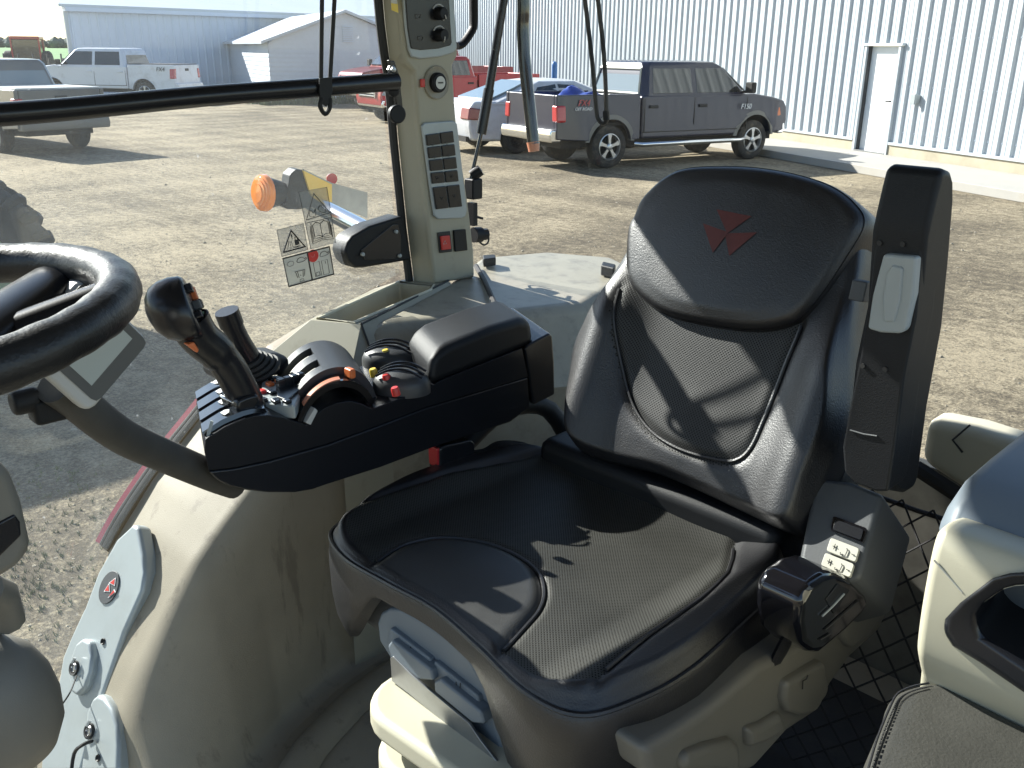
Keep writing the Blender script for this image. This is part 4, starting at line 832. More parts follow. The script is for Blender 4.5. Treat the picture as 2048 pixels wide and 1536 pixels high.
# ------------------------------------------------------------------ socket plate on the sill
sp = thing('accessory_plate', 'pale blue-grey trim plate with two open cable sockets on the window sill', 'trim panel', C(1.5, -0.46, -1.15))
pl_n = Vector((-0.06, 0.874, 0.485)).normalized(); pl_p = C(1.5, -0.44, -1.01) + pl_n * 0.022
def PL(u, v, d=0.0): return PP(u, v, pl_p + pl_n * d, pl_n)
plate = [(265, 1047), (275, 1053), (286, 1107), (290, 1144), (284, 1184), (248, 1264), (207, 1384), (185, 1450), (160, 1545), (80, 1545), (83, 1476), (104, 1434), (124, 1314), (141, 1273), (166, 1219), (168, 1216), (195, 1144), (232, 1078)]
mb = MB(); mb.prism(P_(plate, PL), -pl_n * 0.03); obj('plate', mb, MT['trim_blue_grey'], sp, bevel=0.008)
mb = MB(); mb.prism(P_([(195, 1389), (207, 1393), (222, 1414), (234, 1448), (236, 1490), (234, 1545), (160, 1545), (166, 1480), (172, 1425), (183, 1396)], PL, 0.012), -pl_n * 0.03); obj('side_plate', mb, MT['trim_blue_grey'], sp, bevel=0.008)
mb = MB(); q = [(165, 1276), (178, 1283), (184, 1310), (180, 1345), (168, 1378), (152, 1393), (140, 1385), (136, 1355), (139, 1318), (150, 1287)]; mb.prism(P_(q, PL, 0.012), -pl_n * 0.02); obj('socket_bezel', mb, MT['trim_blue_grey'], sp, bevel=0.007)
for (su, sv) in ((150, 1336), (180, 1462)):
    c0 = PL(su, sv, 0.0125); mb = MB(); mb.lathe([(0.013, 0), (0.0125, 0.004), (0.009, 0.003), (0.009, -0.006), (0.001, -0.006)], c0, pl_n, 20); so = obj('socket', mb, MT['dark_mark'], sp)
    mb = MB(); mb.lathe([(0.0085, 0.002), (0.0065, 0.004), (0.006, 0.001)], c0, pl_n, 16); mb.tube([c0 + pl_n * 0.004 + Vector((0, 0, 0.010)), c0 + pl_n * 0.004 + Vector((0, -0.006, 0.018))], 0.003, 6); obj('contact', mb, MT['steel'], so)
for (su, sv) in ((206, 1283), (196, 1516)):
    mb = MB(); mb.lathe([(0.006, 0), (0.005, 0.002), (0.003, 0.0), (0.001, 0.0)], PL(su, sv, 0.001 if sv < 1400 else 0.013), pl_n, 14); obj('screw', mb, MT['dark_mark'], sp)
eo = PL(219, 1175, 0.0005); ru = PL(226, 1142) - PL(212, 1208); rw_ = PL(238, 1172) - PL(200, 1178)
mb = MB(); mb.prism([eo + ru * 0.5 * math.sin(t) + rw_ * 0.5 * math.cos(t) for t in [2 * math.pi * k / 28 for k in range(28)]], pl_n * 0.002); bd = obj('badge', mb, MT['grey_plastic'], sp, bevel=0.0008)
mb = MB(); mr_ = MB()
for tr_ in ([(218, 1166), (232, 1155), (230, 1172)], [(208, 1183), (219, 1166), (220, 1184)], [(216, 1196), (229, 1178), (232, 1184)]):
    q = P_(tr_, PL, 0.003); c_ = sum(q, Vector()) / 3; mb.prism(q, pl_n * 0.0006); mr_.prism([c_ + (p - c_) * 0.7 + pl_n * 0.0008 for p in q], pl_n * 0.0004)
obj('emblem_edge', mb, MT['white_mark'], bd, smooth=0); obj('emblem', mr_, MT['red_plastic'], bd, smooth=0)
cpb = MB(); cpb.box(PL(114, 1427, 0.035), (0.014, 0.014, 0.028)); cap = obj('socket_cap', cpb, MT['rubber'], sp, bevel=0.004)
mb = MB(); mb.tube(smoothpath([PL(153, 1352, 0.015), PL(140, 1385, 0.04), PL(122, 1412, 0.04)], 4), 0.0014, 6); obj('tether', mb, MT['dark_mark'], sp)
mb = MB(); mb.tube(smoothpath([PL(184, 1482, 0.016), PL(165, 1490, 0.04), PL(148, 1508, 0.04), PL(141, 1560, 0.04)], 4), 0.003, 6); obj('tether', mb, MT['rubber'], sp)

# ------------------------------------------------------------------ grab rail across the side window, with its hanging loop
gr_ = thing('grab_rail', 'long black rail running across the side window to a bracket on the pillar', 'rail', PR(790, 168, 1.44))
mb = MB(); mb.tube(smoothpath(P_([(-620, 262), (-300, 246), (-60, 232), (0, 229), (150, 217), (400, 193), (600, 178), (792, 163)], PR, 1.44), 4), 0.0165, 14); obj('bar', mb, MT['black_satin'], gr_)
mb = MB(); mb.prism(P_([(778, 120), (790, 122), (799, 150), (805, 200), (808, 242), (800, 246), (795, 225), (788, 170)], PR, 1.455), (0.008, 0, 0)); obj('bracket', mb, MT['black_satin'], gr_, bevel=0.002)
mb = MB(); mb.lathe([(0.008, 0), (0.008, 0.006), (0.005, 0.008), (0.005, 0.014), (0.001, 0.015)], PR(781, 139, 1.45), (-1, 0.2, 0), 6); obj('bolt', mb, MT['steel'], gr_)
mb = MB(); mb.lathe([(0.012, 0), (0.012, 0.010), (0.009, 0.012), (0.001, 0.012)], PR(783, 180, 1.45), (-1, 0.2, 0), 16); mb.lathe([(0.017, 0), (0.017, 0.010), (0.015, 0.012), (0.001, 0.012)], PR(791, 228, 1.45), (-1, 0.2, 0), 20); obj('knob', mb, MT['black_plastic'], gr_)
hl_ = thing('hanging_loop', 'thin black cord loop hooked round the grab rail in front of the shed', 'cord loop', PR(655, 165, 1.43))
mb = MB()
for a, b in ((644, 642), (669, 660)): mb.tube(P_([(a - 1, -330), (a, 0), (b, 160)], PR, 1.425), 0.0038, 8)
obj('cord', mb, MT['rubber'], hl_)
mb = MB(); mb.prism(P_([(640, 157), (663, 154), (666, 180), (660, 205), (653, 213), (642, 205), (639, 182)], PR, 1.418), (0.004, 0, 0)); mb.tube(smoothpath(P_([(644, 196), (640, 212), (650, 228), (659, 216), (660, 196)], PR, 1.42), 4), 0.0042, 8); obj('hook', mb, MT['black_plastic'], hl_, bevel=0.001)

# ------------------------------------------------------------------ things at the rear window
gs = thing('gas_strut', 'slim black gas strut slanting down to the pillar beside the rear window', 'gas strut', PR(938, 375, RP + 0.03))
st = [PR(1056, -300, 1.49), PR(962, 268, 1.515), PR(941, 362, 1.522)]
mb = MB(); mb.tube([st[0], PR(978, 180, 1.511)], 0.0095, 14); mb.tube([PR(978, 178, 1.511), st[1]], 0.0115, 14); obj('cylinder', mb, MT['black_satin'], gs)
mb = MB(); mb.tube([st[1], st[2]], 0.0042, 10); obj('rod', mb, MT['black_gloss'], gs)
hz = thing('rear_handle_bar', 'thick black padded bar hanging at the rear window with a worn copper end', 'handle', PF(1066, 300, -1.5))
mb = MB(); mb.tube(smoothpath(P_([(1049, -300), (1047, -40), (1047, 20), (1046, 60), (1050, 130), (1060, 220), (1067, 288)], PF, -1.5), 4), 0.0135, 14); obj('sleeve', mb, MT['black_gloss'], hz)
mb = MB(); mb.tube(P_([(1066, 284), (1068, 303)], PF, -1.5), [0.0145, 0.012], 14); obj('end_cap', mb, MT['salmon_plastic'], hz)
wl_ = thing('wire_loop', 'thin black wire loop hanging at the rear window in front of the blue pickup', 'wire loop', PF(1205, 245, -1.5))
mb = MB(); mb.tube(smoothpath(P_([(1130, -300), (1165, -40), (1170, 0), (1184, 120), (1193, 220), (1198, 240), (1207, 247), (1214, 238), (1215, 222)], PF, -1.5), 4), 0.0045, 8); mb.tube(smoothpath(P_([(1158, -300), (1191, -40), (1196, 0), (1208, 110), (1213, 225)], PF, -1.5), 4), 0.0045, 8); obj('wire', mb, MT['rubber'], wl_)
mb = MB(); mb.tube(P_([(1212, 222), (1213, 240)], PF, -1.5), 0.0068, 10); obj('ferrule', mb, MT['black_plastic'], wl_)

# ------------------------------------------------------------------ lamp arm outside the side window
la = thing('lamp_arm', 'outside lamp arm with amber flasher, reflector plate and black mounting foot', 'marker lamp', PR(750, 490, 1.62))
mb = MB(); mb.prism(P_([(690, 505), (695, 485), (705, 472), (740, 452), (806, 432), (825, 520), (800, 524), (730, 536), (710, 537), (697, 524)], PR, 1.535), (0.05, 0, 0)); ft = obj('mounting_foot', mb, MT['black_plastic'], la, bevel=0.006)
mb = MB(); mb.prism(P_([(722, 500), (786, 448), (797, 448), (803, 470), (803, 505), (790, 520), (730, 520)], PR, 1.532), (0.004, 0, 0)); obj('gasket', mb, MT['black_satin'], ft, bevel=0.002)
for u, v in ((791, 463), (724, 508), (798, 511)):
    mb = MB(); mb.lathe([(0.004, 0), (0.004, 0.005), (0.001, 0.006)], PR(u, v, 1.532), (-1, 0, 0), 10); obj('bolt', mb, MT['light_grey'], ft)
a0, a1 = PR(740, 465, 1.64), PR(615, 400, 1.92)
mb = MB(); mb.tube([a0, a1], 0.021, 18); obj('arm_tube', mb, MT['chrome'], la)
mb = MB(); mb.box(a0.lerp(a1, 0.10) - Vector((0, 0, 0.02)), (0.05, 0.04, 0.05)); obj('arm_clamp', mb, MT['grey_plastic'], la, bevel=0.005)
mb = MB(); mb.prism(P_([(572, 405), (580, 350), (593, 338), (606, 340), (616, 355), (625, 380), (625, 412), (602, 419), (575, 419), (563, 410)], PR, 1.90), (0.05, -0.01, 0)); obj('lamp_bracket', mb, MT['black_plastic'], la, bevel=0.004)
mb = MB(); mb.prism(P_([(607, 341), (664, 369), (664, 408), (625, 400)], PR, 1.893), (0.006, 0, 0)); obj('reflector', mb, MT['hazard_yellow'], la, smooth=0)
mb = MB(); mb.prism(P_([(607, 338), (664, 366), (735, 385), (735, 436), (664, 408), (630, 400)], PR, 1.90), (0.006, 0, 0)); obj('plate', mb, MT['steel'], la, smooth=0)
lc = PR(528, 386, 1.93); lax = (PR(575, 386, 1.93) - PR(515, 386, 1.93)).normalized()
mb = MB(); mb.lathe([(0.036, 0.0), (0.034, 0.02), (0.026, 0.05), (0.024, 0.08)], lc, lax, 28); obj('lamp_body', mb, MT['black_plastic'], la)
mb = MB(); mb.lathe([(0.041, 0.006), (0.043, 0.002), (0.041, -0.008), (0.036, -0.010), (0.036, -0.0125), (0.030, -0.014), (0.030, -0.0165), (0.022, -0.0175), (0.022, -0.0195), (0.012, -0.020), (0.001, -0.0215)], lc, lax, 32); obj('amber_lens', mb, MT['amber_lens'], la)
mb = MB(); mb.lathe([(0.014, 0), (0.012, 0.01), (0.001, 0.013)], PR(664, 358, 1.96), (1, -0.3, 0.1), 16); obj('red_lens', mb, MT['red_lens'], la)

# ------------------------------------------------------------------ stickers on the side window
def film(name, col, fac):
    m = bpy.data.materials.new(name); m.use_nodes = True; nt = m.node_tree; L = nt.links; p = nt.nodes['Principled BSDF']; p.inputs['Base Color'].default_value = (*col, 1)
    tr = N(nt, 'ShaderNodeBsdfTransparent'); mx = N(nt, 'ShaderNodeMixShader'); mx.inputs[0].default_value = fac; L.new(tr.outputs[0], mx.inputs[1]); L.new(p.outputs[0], mx.inputs[2]); L.new(mx.outputs[0], nt.nodes['Material Output'].inputs[0]); MT[name] = m
film('film_clear', (0.30, 0.31, 0.30), 0.35); film('film_grey', (0.40, 0.42, 0.40), 0.6)
RG = 1.546
def sticker(corners, label, filmname, edge, rad=0.0006):
    t = thing('window_sticker', label, 'sticker', PR(*corners[3], RG), group='safety stickers on the side window')
    q = P_(corners, PR, RG); mb = MB(); mb.prism(q, (-0.0006, 0, 0)); obj('film', mb, MT[filmname], t, smooth=0)
    f = lambda s, tt: q[0].lerp(q[1], s).lerp(q[3].lerp(q[2], s), tt) + Vector((-0.0012, 0, 0))
    def line(pts, r=rad, closed=False, name='drawing', m='dark_mark', sm=0):
        mb = MB(); pp = [f(*p) for p in pts]
        if sm: pp = smoothpath(pp, sm, closed)
        mb.tube(pp, r, 5, closed=closed); return obj(name, mb, MT[m], t, smooth=0)
    line([(0, 0), (1, 0), (1, 1), (0, 1)], edge, True, 'border'); return t, f, line
t1, f1, ln = sticker([(597, 384), (653, 374), (671, 485), (621, 498)], 'tall clear sticker with a crush-hazard triangle above an open manual', 'film_clear', 0.0006)
ln([(0, .54), (1, .54)]); ln([(.5, .07), (.97, .45), (.06, .49)], 0.0013, True, 'warning_triangle')
ln([(.2, .43), (.28, .34), (.36, .40), (.46, .33), (.42, .44), (.3, .46)], 0.0006, True, sm=3); ln([(.55, .36), (.65, .29), (.74, .34), (.8, .30), (.82, .42), (.68, .42)], 0.0006, True, sm=3)
for k in range(3): d_ = 0.05 * k; ln([(.12 + d_ * .7, .66 - d_), (.12 + d_ * .7, .92 - d_ * .8), (.5, .89 - d_ * .5), (.92 - d_ * .5, .92 - d_ * .8), (.92 - d_ * .5, .66 - d_)], 0.0007, False, 'manual_outline')
ln([(.24, .60), (.38, .56), (.53, .60), (.68, .56), (.83, .60), (.83, .82), (.68, .79), (.53, .83), (.38, .79), (.24, .82)], 0.0009, True, 'manual_outline'); ln([(.53, .60), (.53, .83)], 0.0007)
t2, f2, ln = sticker([(553, 460), (606, 447), (615, 499), (563, 513)], 'small clear sticker with a bold black padlock warning triangle', 'film_clear', 0.0006)
ln([(.5, .14), (.92, .86), (.08, .86)], 0.0026, True, 'warning_triangle')
mb = MB(); mb.prism([f2(.56, .52), f2(.72, .52), f2(.72, .72), f2(.56, .72)], (-0.0006, 0, 0)); mb.prism([f2(.46, .28), f2(.51, .28), f2(.495, .46), f2(.475, .46)], (-0.0006, 0, 0)); mb.prism([f2(.5, .76), f2(.74, .76), f2(.74, .80), f2(.5, .80)], (-0.0006, 0, 0)); obj('padlock', mb, MT['dark_mark'], t2, smooth=0)
ln([(.59, .52), (.60, .42), (.68, .42), (.69, .52)], 0.0010); ln([(.36, .5), (.26, .8)]); ln([(.4, .52), (.38, .8)], 0.0004); ln([(.44, .5), (.48, .8)], 0.0004)
ln([(.70, .08), (.92, .08), (.92, .2), (.70, .2)], 0.0004, True, m='pale_grey')
t3, f3, ln = sticker([(565, 517), (658, 493), (667, 548), (577, 573)], 'wide grey two-panel sticker with turtles and a red circle', 'film_grey', 0.0017)
ln([(.515, 0), (.515, 1)], 0.0014)
for cx in (.36, .86):
    ln([(cx - .09, .22), (cx - .05, .13), (cx + .03, .12), (cx + .08, .2), (cx + .1, .16), (cx + .12, .2), (cx + .06, .26), (cx - .06, .27)], 0.0006, True, 'turtle', sm=3)
ln([(.06, .24), (.12, .16), (.2, .2), (.18, .3), (.1, .32)], 0.0005, True, m='grey_plastic', sm=3)
ln([(.18, .56), (.40, .56)]); ln([(.2, .56), (.22, .78)]); ln([(.24, .56), (.25, .8)]); ln([(.36, .56), (.34, .8)]); ln([(.40, .56), (.37, .78)]); ln([(.29, .7), (.29, .74)])
ln([(.26, .86), (.33, .86), (.34, .94), (.25, .94)], 0.0005, True)
c3 = f3(.62, .17); mb = MB(); mb.lathe([(0.0125, 0), (0.0125, 0.0005), (0.0001, 0.0005)], c3, (-1, 0, 0), 28); obj('red_circle', mb, MT['red_plastic'], t3, smooth=0)
ln([(.57, .14), (.61, .22), (.66, .12), (.64, .22)], 0.0006, m='pale_grey', sm=3)
for x in (.60, .78): ln([(x, .42), (x, .92), (x + .13, .92), (x + .13, .42)], 0.0005, True)
ln([(.62, .78), (.70, .78), (.70, .9), (.62, .9)], 0.0006, True); ln([(.86, .45), (.86, .55)], 0.0005)
# ------------------------------------------------------------------ driver's seat
seat = thing('driver_seat', 'black leather tractor seat with perforated panels and a red triangle emblem on its headrest', 'seat', C(0.77, -0.85, -1.15))
def inside(p, poly):
    x, y = p; c = False; n = len(poly)
    for i in range(n):
        x1, y1 = poly[i]; x2, y2 = poly[(i + 1) % n]
        if (y1 > y) != (y2 > y) and x < (x2 - x1) * (y - y1) / (y2 - y1) + x1: c = not c
    return c
def pdist(p, line):
    best = 9.0; x, y = p
    for (x1, y1), (x2, y2) in zip(line, line[1:]):
        dx, dy = x2 - x1, y2 - y1; l = dx * dx + dy * dy; t = max(0, min(1, ((x - x1) * dx + (y - y1) * dy) / l)) if l else 0
        best = min(best, math.hypot(x - x1 - t * dx, y - y1 - t * dy))
    return best
def smooth2(pts, n=5, closed=False): return [(p.x, p.y) for p in smoothpath([Vector((a, b, 0)) for a, b in pts], n, closed)]
def split_shell(verts, nring, nang, classify, names, parent, closed=True):
    faces = {}
    for k in range(nring - 1):
        for i in range(nang):
            j = (i + 1) % nang; f = (k * nang + i, k * nang + j, (k + 1) * nang + j, (k + 1) * nang + i)
            c = sum((verts[q] for q in f), Vector()) / 4; faces.setdefault(classify(k, c), []).append(f)
    out = {}
    for key, fs in faces.items():
        used = {}; mb = MB()
        for f in fs:
            nf = []
            for q in f:
                if q not in used: used[q] = len(mb.v); mb.v.append(verts[q])
                nf.append(used[q])
            mb.f.append(tuple(nf))
        nm, m = names[key]; out[key] = obj(nm, mb, MT[m], parent, smooth=80)
    return out
CX = 0.783
cush = smooth2([(0.515, -0.628), (0.487, -0.70), (0.478, -0.78), (0.484, -0.88), (0.493, -0.98), (0.505, -1.05), (0.56, -1.10), (0.70, -1.115), (0.85, -1.115), (0.98, -1.10), (1.055, -1.05), (1.08, -0.96), (1.09, -0.86), (1.078, -0.77), (1.057, -0.70), (1.03, -0.655), (0.96, -0.633), (0.87, -0.636), (0.78, -0.642), (0.68, -0.628), (0.58, -0.610)], 13, True)
NA = len(cush); ccx, ccy = CX, -0.86
thigh = smooth2([(0.905, -0.60), (0.915, -0.655), (0.922, -0.71), (0.90, -0.762), (0.85, -0.797), (0.793, -0.806), (0.742, -0.795), (0.703, -0.766), (0.678, -0.732), (0.664, -0.689), (0.64, -0.60)], 4)
bol = [(0.500, -0.60), (0.513, -0.623), (0.528, -0.68), (0.536, -0.772), (0.538, -0.878), (0.55, -0.96), (0.585, -1.03), (0.62, -1.12)]
bol_poly = bol + [(0.40, -1.12), (0.40, -0.60)]
bol2 = [(1.06, -0.60), (1.045, -0.70), (1.04, -0.80), (1.035, -0.90), (1.01, -1.0), (0.97, -1.12)]; bol2_poly = bol2 + [(1.2, -1.12), (1.2, -0.6)]
def cush_z(x, y):
    q = (x - CX) / 0.30
    z = -0.660 + 0.016 * smooth01(0.62, 0.86, abs(q)) - 0.010 * math.exp(-((x - 0.77) / 0.13) ** 2) * smooth01(-0.76, -0.62, y) + 0.010 * smooth01(-1.0, -1.1, y)
    z -= 0.006 * math.exp(-((x - 0.8) / 0.2) ** 2 - ((y + 0.9) / 0.12) ** 2)
    z += 0.0016 * math.sin(31 * x + 9 * y) * smooth01(-0.85, -1.0, y)
    if inside((x, y), thigh): z += 0.004 * smooth01(0, 0.02, pdist((x, y), thigh))
    for ln_ in (thigh, bol, bol2):
        d = pdist((x, y), ln_)
        if d < 0.02: z -= 0.0050 * math.exp(-(d / 0.0062) ** 2)
    return z
rings = [(0.93, -0.80, 1), (0.965, -0.795, 1), (0.990, -0.775, 1), (1.004, -0.745, 1), (1.010, -0.715, 1), (1.008, -0.695, 1), (1.002, -0.682, 1), (0.994, -0.6745, 0), (0.988, -0.6725, 0)]
ins = [0.982, 0.972, 0.96, 0.945, 0.93] + [0.93 - 0.93 * (k + 1) / 84 for k in range(84)]
verts = []
for s, z, k in rings:
    for (x, y) in cush:
        zz = z
        if k:
            front = smooth01(-0.70, -0.64, y); arc = smooth01(0.58, 0.70, x) * smooth01(1.0, 0.88, x)
            zz = max(z - (0.02 * front if z < -0.74 else 0), -0.82 + 0.120 * front * arc) if z < -0.69 else z
            if z > -0.70: zz = z
        verts.append(C(ccx + (x - ccx) * s, ccy + (y - ccy) * s, zz))
for i_, s in enumerate(ins):
    for (x, y) in cush:
        px, py = ccx + (x - ccx) * max(s, 0.002), ccy + (y - ccy) * max(s, 0.002); zt = cush_z(px, py)
        blend = smooth01(0.985, 0.935, s); zt = -0.668 * (1 - blend) + zt * blend
        verts.append(C(px, py, zt))
nR = len(rings) + len(ins); nside = len(rings)
def cls(k, c):
    p = (c.x, c.y)
    if k < nside + 5: return 'side'
    if inside(p, thigh): return 'thigh'
    if inside(p, bol_poly) or inside(p, bol2_poly): return 'side'
    return 'perf'
split_shell(verts, nR, NA, cls, {'side': ('seat_cushion', 'leather'), 'thigh': ('thigh_panel', 'leather_worn'), 'perf': ('perforated_panel', 'perf_seat')}, seat)
for ln_ in (thigh[2:-2], bol[1:-1]):
    pm_ = MB(); pm_.tube([C(x, y, cush_z(x, y) + 0.0028) for x, y in smooth2([p for p in ln_ if pdist(p, cush) > 0.012], 2)], 0.0027, 6); obj('seam', pm_, MT['leather'], seat)
pip = MB(); pip.tube([C(ccx + (x - ccx) * 0.997, ccy + (y - ccy) * 0.997, -0.6715) for x, y in cush], 0.0032, 6, closed=True); obj('piping', pip, MT['leather'], seat)
st_ = MB(); rr = random.Random(1)
def dimple(o, axn):  # small stitched perforation groups on the front skirt
    st_.ball(o, 0.0013, 4)
for k in range(34):
    x = 0.50 + 0.115 * ((k % 17) / 16); y = -0.612 + 0.02 * math.sin(k); 
for row in range(3):
    for k in range(17):
        u, v = 1000 + 7.6 * k + row * 2, 1262 + 8.4 * k + row * 9 + 0
        dimple(PF(u + 8, v + 45, -0.598), None)
# backrest
KB = 0.45; NRM = Vector((0, 1, KB)).normalized()
def Q(r, z, n=0.0): p = C(r, -1.05 - KB * (z + 0.62), z); return p + NRM * n
def PQ(u, v, n=0.0): p = PP(u, v, Q(0.7, -0.4, n), NRM); q = p - NRM * n; return (p.x, p.z - EYE - 0 * n)
BX = 0.738
back = smooth2([PQ(*p, 0.02) for p in [(1146, 914), (1123, 885), (1118, 828), (1120, 760), (1128, 700), (1150, 648), (1182, 594), (1225, 525), (1268, 450), (1310, 385), (1362, 360), (1456, 350), (1563, 358), (1660, 390), (1708, 450), (1712, 530), (1702, 600), (1694, 676), (1690, 777), (1684, 848), (1664, 919), (1638, 980), (1612, 1060), (1594, 1084), (1560, 1080), (1486, 1046), (1385, 997), (1290, 956), (1200, 934)]], 5, True)
insert = smooth2([PQ(*p, 0.013) for p in [(1248, 590), (1243, 636), (1243, 690), (1249, 752), (1260, 803), (1282, 846), (1315, 880), (1360, 906), (1405, 921), (1443, 929), (1466, 930), (1487, 920), (1505, 897), (1522, 856), (1544, 800), (1568, 738), (1592, 680), (1600, 655)]], 3)
ins_poly = insert + [(0.62, -0.28), (0.90, -0.28)]
def back_n(x, z):
    q = (x - BX) / 0.24; lo = smooth01(-0.30, -0.42, z)
    n = 0.012 + 0.034 * math.exp(-((abs(q) - 0.80) / 0.20) ** 2) * lo + 0.010 * math.exp(-((z + 0.55) / 0.06) ** 2) * (1 - abs(q)) 
    d = pdist((x, z), insert)
    if d < 0.02: n -= 0.005 * math.exp(-(d / 0.0065) ** 2)
    return n
BX = sum(p[0] for p in back) / len(back); bcx, bcz = BX, -0.42
rings = [(0.90, -0.065), (0.97, -0.06), (0.995, -0.045), (1.0, -0.03), (0.996, -0.012), (0.985, 0.002)]
ins = [0.972, 0.955, 0.935] + [0.935 - 0.935 * (k + 1) / 60 for k in range(60)]
verts = []
for s, n in rings:
    for x, z in back: verts.append(Q(bcx + (x - bcx) * s, bcz + (z - bcz) * s, n))
for s in ins:
    for x, z in back:
        px, pz = bcx + (x - bcx) * max(s, 0.002), bcz + (z - bcz) * max(s, 0.002); b = smooth01(0.99, 0.90, s); verts.append(Q(px, pz, 0.006 * (1 - b) + back_n(px, pz) * b))
split_shell(verts, len(rings) + len(ins), len(back), lambda k, c: 'perf' if (k >= len(rings) and inside((c.x, c.z - EYE + 0.0 - (c - Q(c.x, c.z - EYE)).dot(NRM) * 0), ins_poly)) else 'side', {'side': ('backrest', 'leather'), 'perf': ('perforated_insert', 'perf_back')}, seat)
mb = MB(); mb.box(C(0.76, -1.13, -0.70), (0.46, 0.16, 0.16)); obj('hinge_cover', mb, MT['black_plastic'], seat, bevel=0.02)
# plastic shell behind the backrest
mb = MB(); rg_ = [(0.4, -0.15), (0.85, -0.145), (0.98, -0.115), (1.015, -0.085), (1.02, -0.06), (1.01, -0.045), (0.97, -0.04)]
mb.loft([[Q(bcx + (x - bcx) * s, bcz - 0.025 + (z - bcz) * s * 0.86, n) for x, z in back] for s, n in rg_]); shell = obj('back_shell', mb, MT['warm_grey'], seat, smooth=60)
mb = MB(); mb.prism(P_([(1735, 565), (1743, 562), (1737, 605), (1726, 605)], PR, 0.478), (0.02, 0, 0)); obj('shell_cap', mb, MT['grey_plastic'], shell, bevel=0.002)
# headrest pad
pm_ = MB(); pm_.tube([Q(x, z, back_n(x, z) + 0.0030) for x, z in insert if z < -0.36], 0.0026, 6); obj('seam', pm_, MT['leather'], seat)
hr = smooth2([PQ(*p, 0.014) for p in [(1354, 349), (1456, 340), (1563, 350), (1660, 378), (1718, 420), (1733, 462), (1695, 530), (1655, 590), (1615, 640), (1575, 664), (1512, 673), (1436, 665), (1344, 645), (1298, 620), (1263, 586), (1252, 549), (1255, 472), (1268, 440), (1290, 398)]], 7, True)
hcx = sum(p[0] for p in hr) / len(hr); hcz = sum(p[1] for p in hr) / len(hr)
def head_n(x, z): return 0.040 - 0.22 * (x - hcx) ** 2 - 0.25 * (z - hcz) ** 2
hrg = [(0.90, -0.125), (0.965, -0.118), (0.995, -0.095), (1.004, -0.06), (1.004, -0.03), (1.002, 0.0), (0.995, 0.014), (0.985, 0.0195), (0.980, 0.0185), (0.974, 0.0205), (0.955, 0.027), (0.92, 0.0315)]
mb = MB(); rings_ = []
for s, n in hrg:
    rings_.append([Q(hcx + (x - hcx) * s, hcz + (z - hcz) * s, n) for x, z in hr])
for k in range(26):
    s = 0.92 * (1 - (k + 1) / 26); b = smooth01(0.93, 0.75, s); ring = []
    for x, z in hr:
        px, pz = hcx + (x - hcx) * max(s, .003), hcz + (z - hcz) * max(s, .003); ring.append(Q(px, pz, 0.0325 * (1 - b) + head_n(px, pz) * b))
    rings_.append(ring)
mb.loft(rings_, caps=True); hro = obj('headrest', mb, MT['leather'], seat, smooth=70)
for tr_ in ([(1435, 418), (1505, 432), (1457, 466)], [(1408, 446), (1459, 464), (1428, 505)], [(1452, 466), (1516, 464), (1461, 511)]):
    p2 = [(q.x, q.z - EYE) for q in [PP(u, v, Q(0.7, -0.4, 0.038), NRM) for u, v in tr_]]; mb = MB(); nn = 7; idx = {}
    for i in range(nn + 1):
        for j in range(nn + 1 - i):
            a, b = i / nn, j / nn; x = p2[0][0] * (1 - a - b) + p2[1][0] * a + p2[2][0] * b; z = p2[0][1] * (1 - a - b) + p2[1][1] * a + p2[2][1] * b
            idx[i, j] = len(mb.v); pz = z; pl = C(x, 0, pz); 
            # (x, z) are true coordinates of the pad surface: solve back to the tilted base
            nval = 0.038
            for _ in range(4):
                base_z = z - NRM.z * nval; nval = head_n(x, base_z) + 0.0012
            mb.v.append(Q(x, z - NRM.z * nval, nval))
    for i in range(nn):
        for j in range(nn - i):
            mb.f.append((idx[i, j], idx[i + 1, j], idx[i, j + 1]))
            if i + j < nn - 1: mb.f.append((idx[i + 1, j], idx[i + 1, j + 1], idx[i, j + 1]))
    obj('emblem', mb, MT['red_emblem'], hro, smooth=60)
# folded-up armrest on the left of the seat
mb = MB(); mb.prism(P_([(1884, 343), (1893, 337), (1905, 342), (1910, 360), (1910, 398), (1900, 520), (1887, 650), (1857, 812), (1838, 955), (1829, 978), (1812, 988), (1795, 985), (1783, 960), (1811, 752), (1837, 635), (1852, 477), (1860, 440), (1872, 390)], PR, 0.385), (0.062, 0, 0)); arm = obj('armrest', mb, MT['black_plastic'], seat, bevel=0.016, seg=4)
mb = MB(); mb.prism(P_([(1750, 478), (1756, 467), (1835, 472), (1845, 482), (1832, 635), (1808, 752), (1790, 900), (1776, 984), (1752, 984), (1708, 967), (1688, 945), (1684, 894), (1700, 807), (1720, 711), (1738, 590)], PF, -1.018), (0, -0.05, 0)); obj('armrest_cover', mb, MT['black_plastic'], arm, bevel=0.008)
mb = MB(); mb.prism(P_([(1766, 508), (1832, 514), (1826, 590), (1811, 660), (1800, 668), (1760, 666), (1734, 658), (1744, 590)], PF, -1.006), (0, -0.03, 0)); aj = obj('height_adjuster', mb, MT['light_grey'], arm, bevel=0.010, seg=4)
mb = MB(); mb.prism(P_([(1783, 530), (1805, 535), (1800, 600), (1788, 645), (1766, 645), (1764, 600), (1772, 548)], PF, -1.003), (0, -0.006, 0)); obj('thumb_grip', mb, MT['light_grey'], aj, bevel=0.004)
for u, v in ((1760, 486), (1806, 488), (1726, 731), (1771, 738)):
    mb = MB(); mb.lathe([(0.003, 0), (0.003, 0.002), (0.001, 0.002)], PF(u, v, -1.0175), (0, 1, 0), 10); obj('screw_hole', mb, MT['dark_mark'], arm)
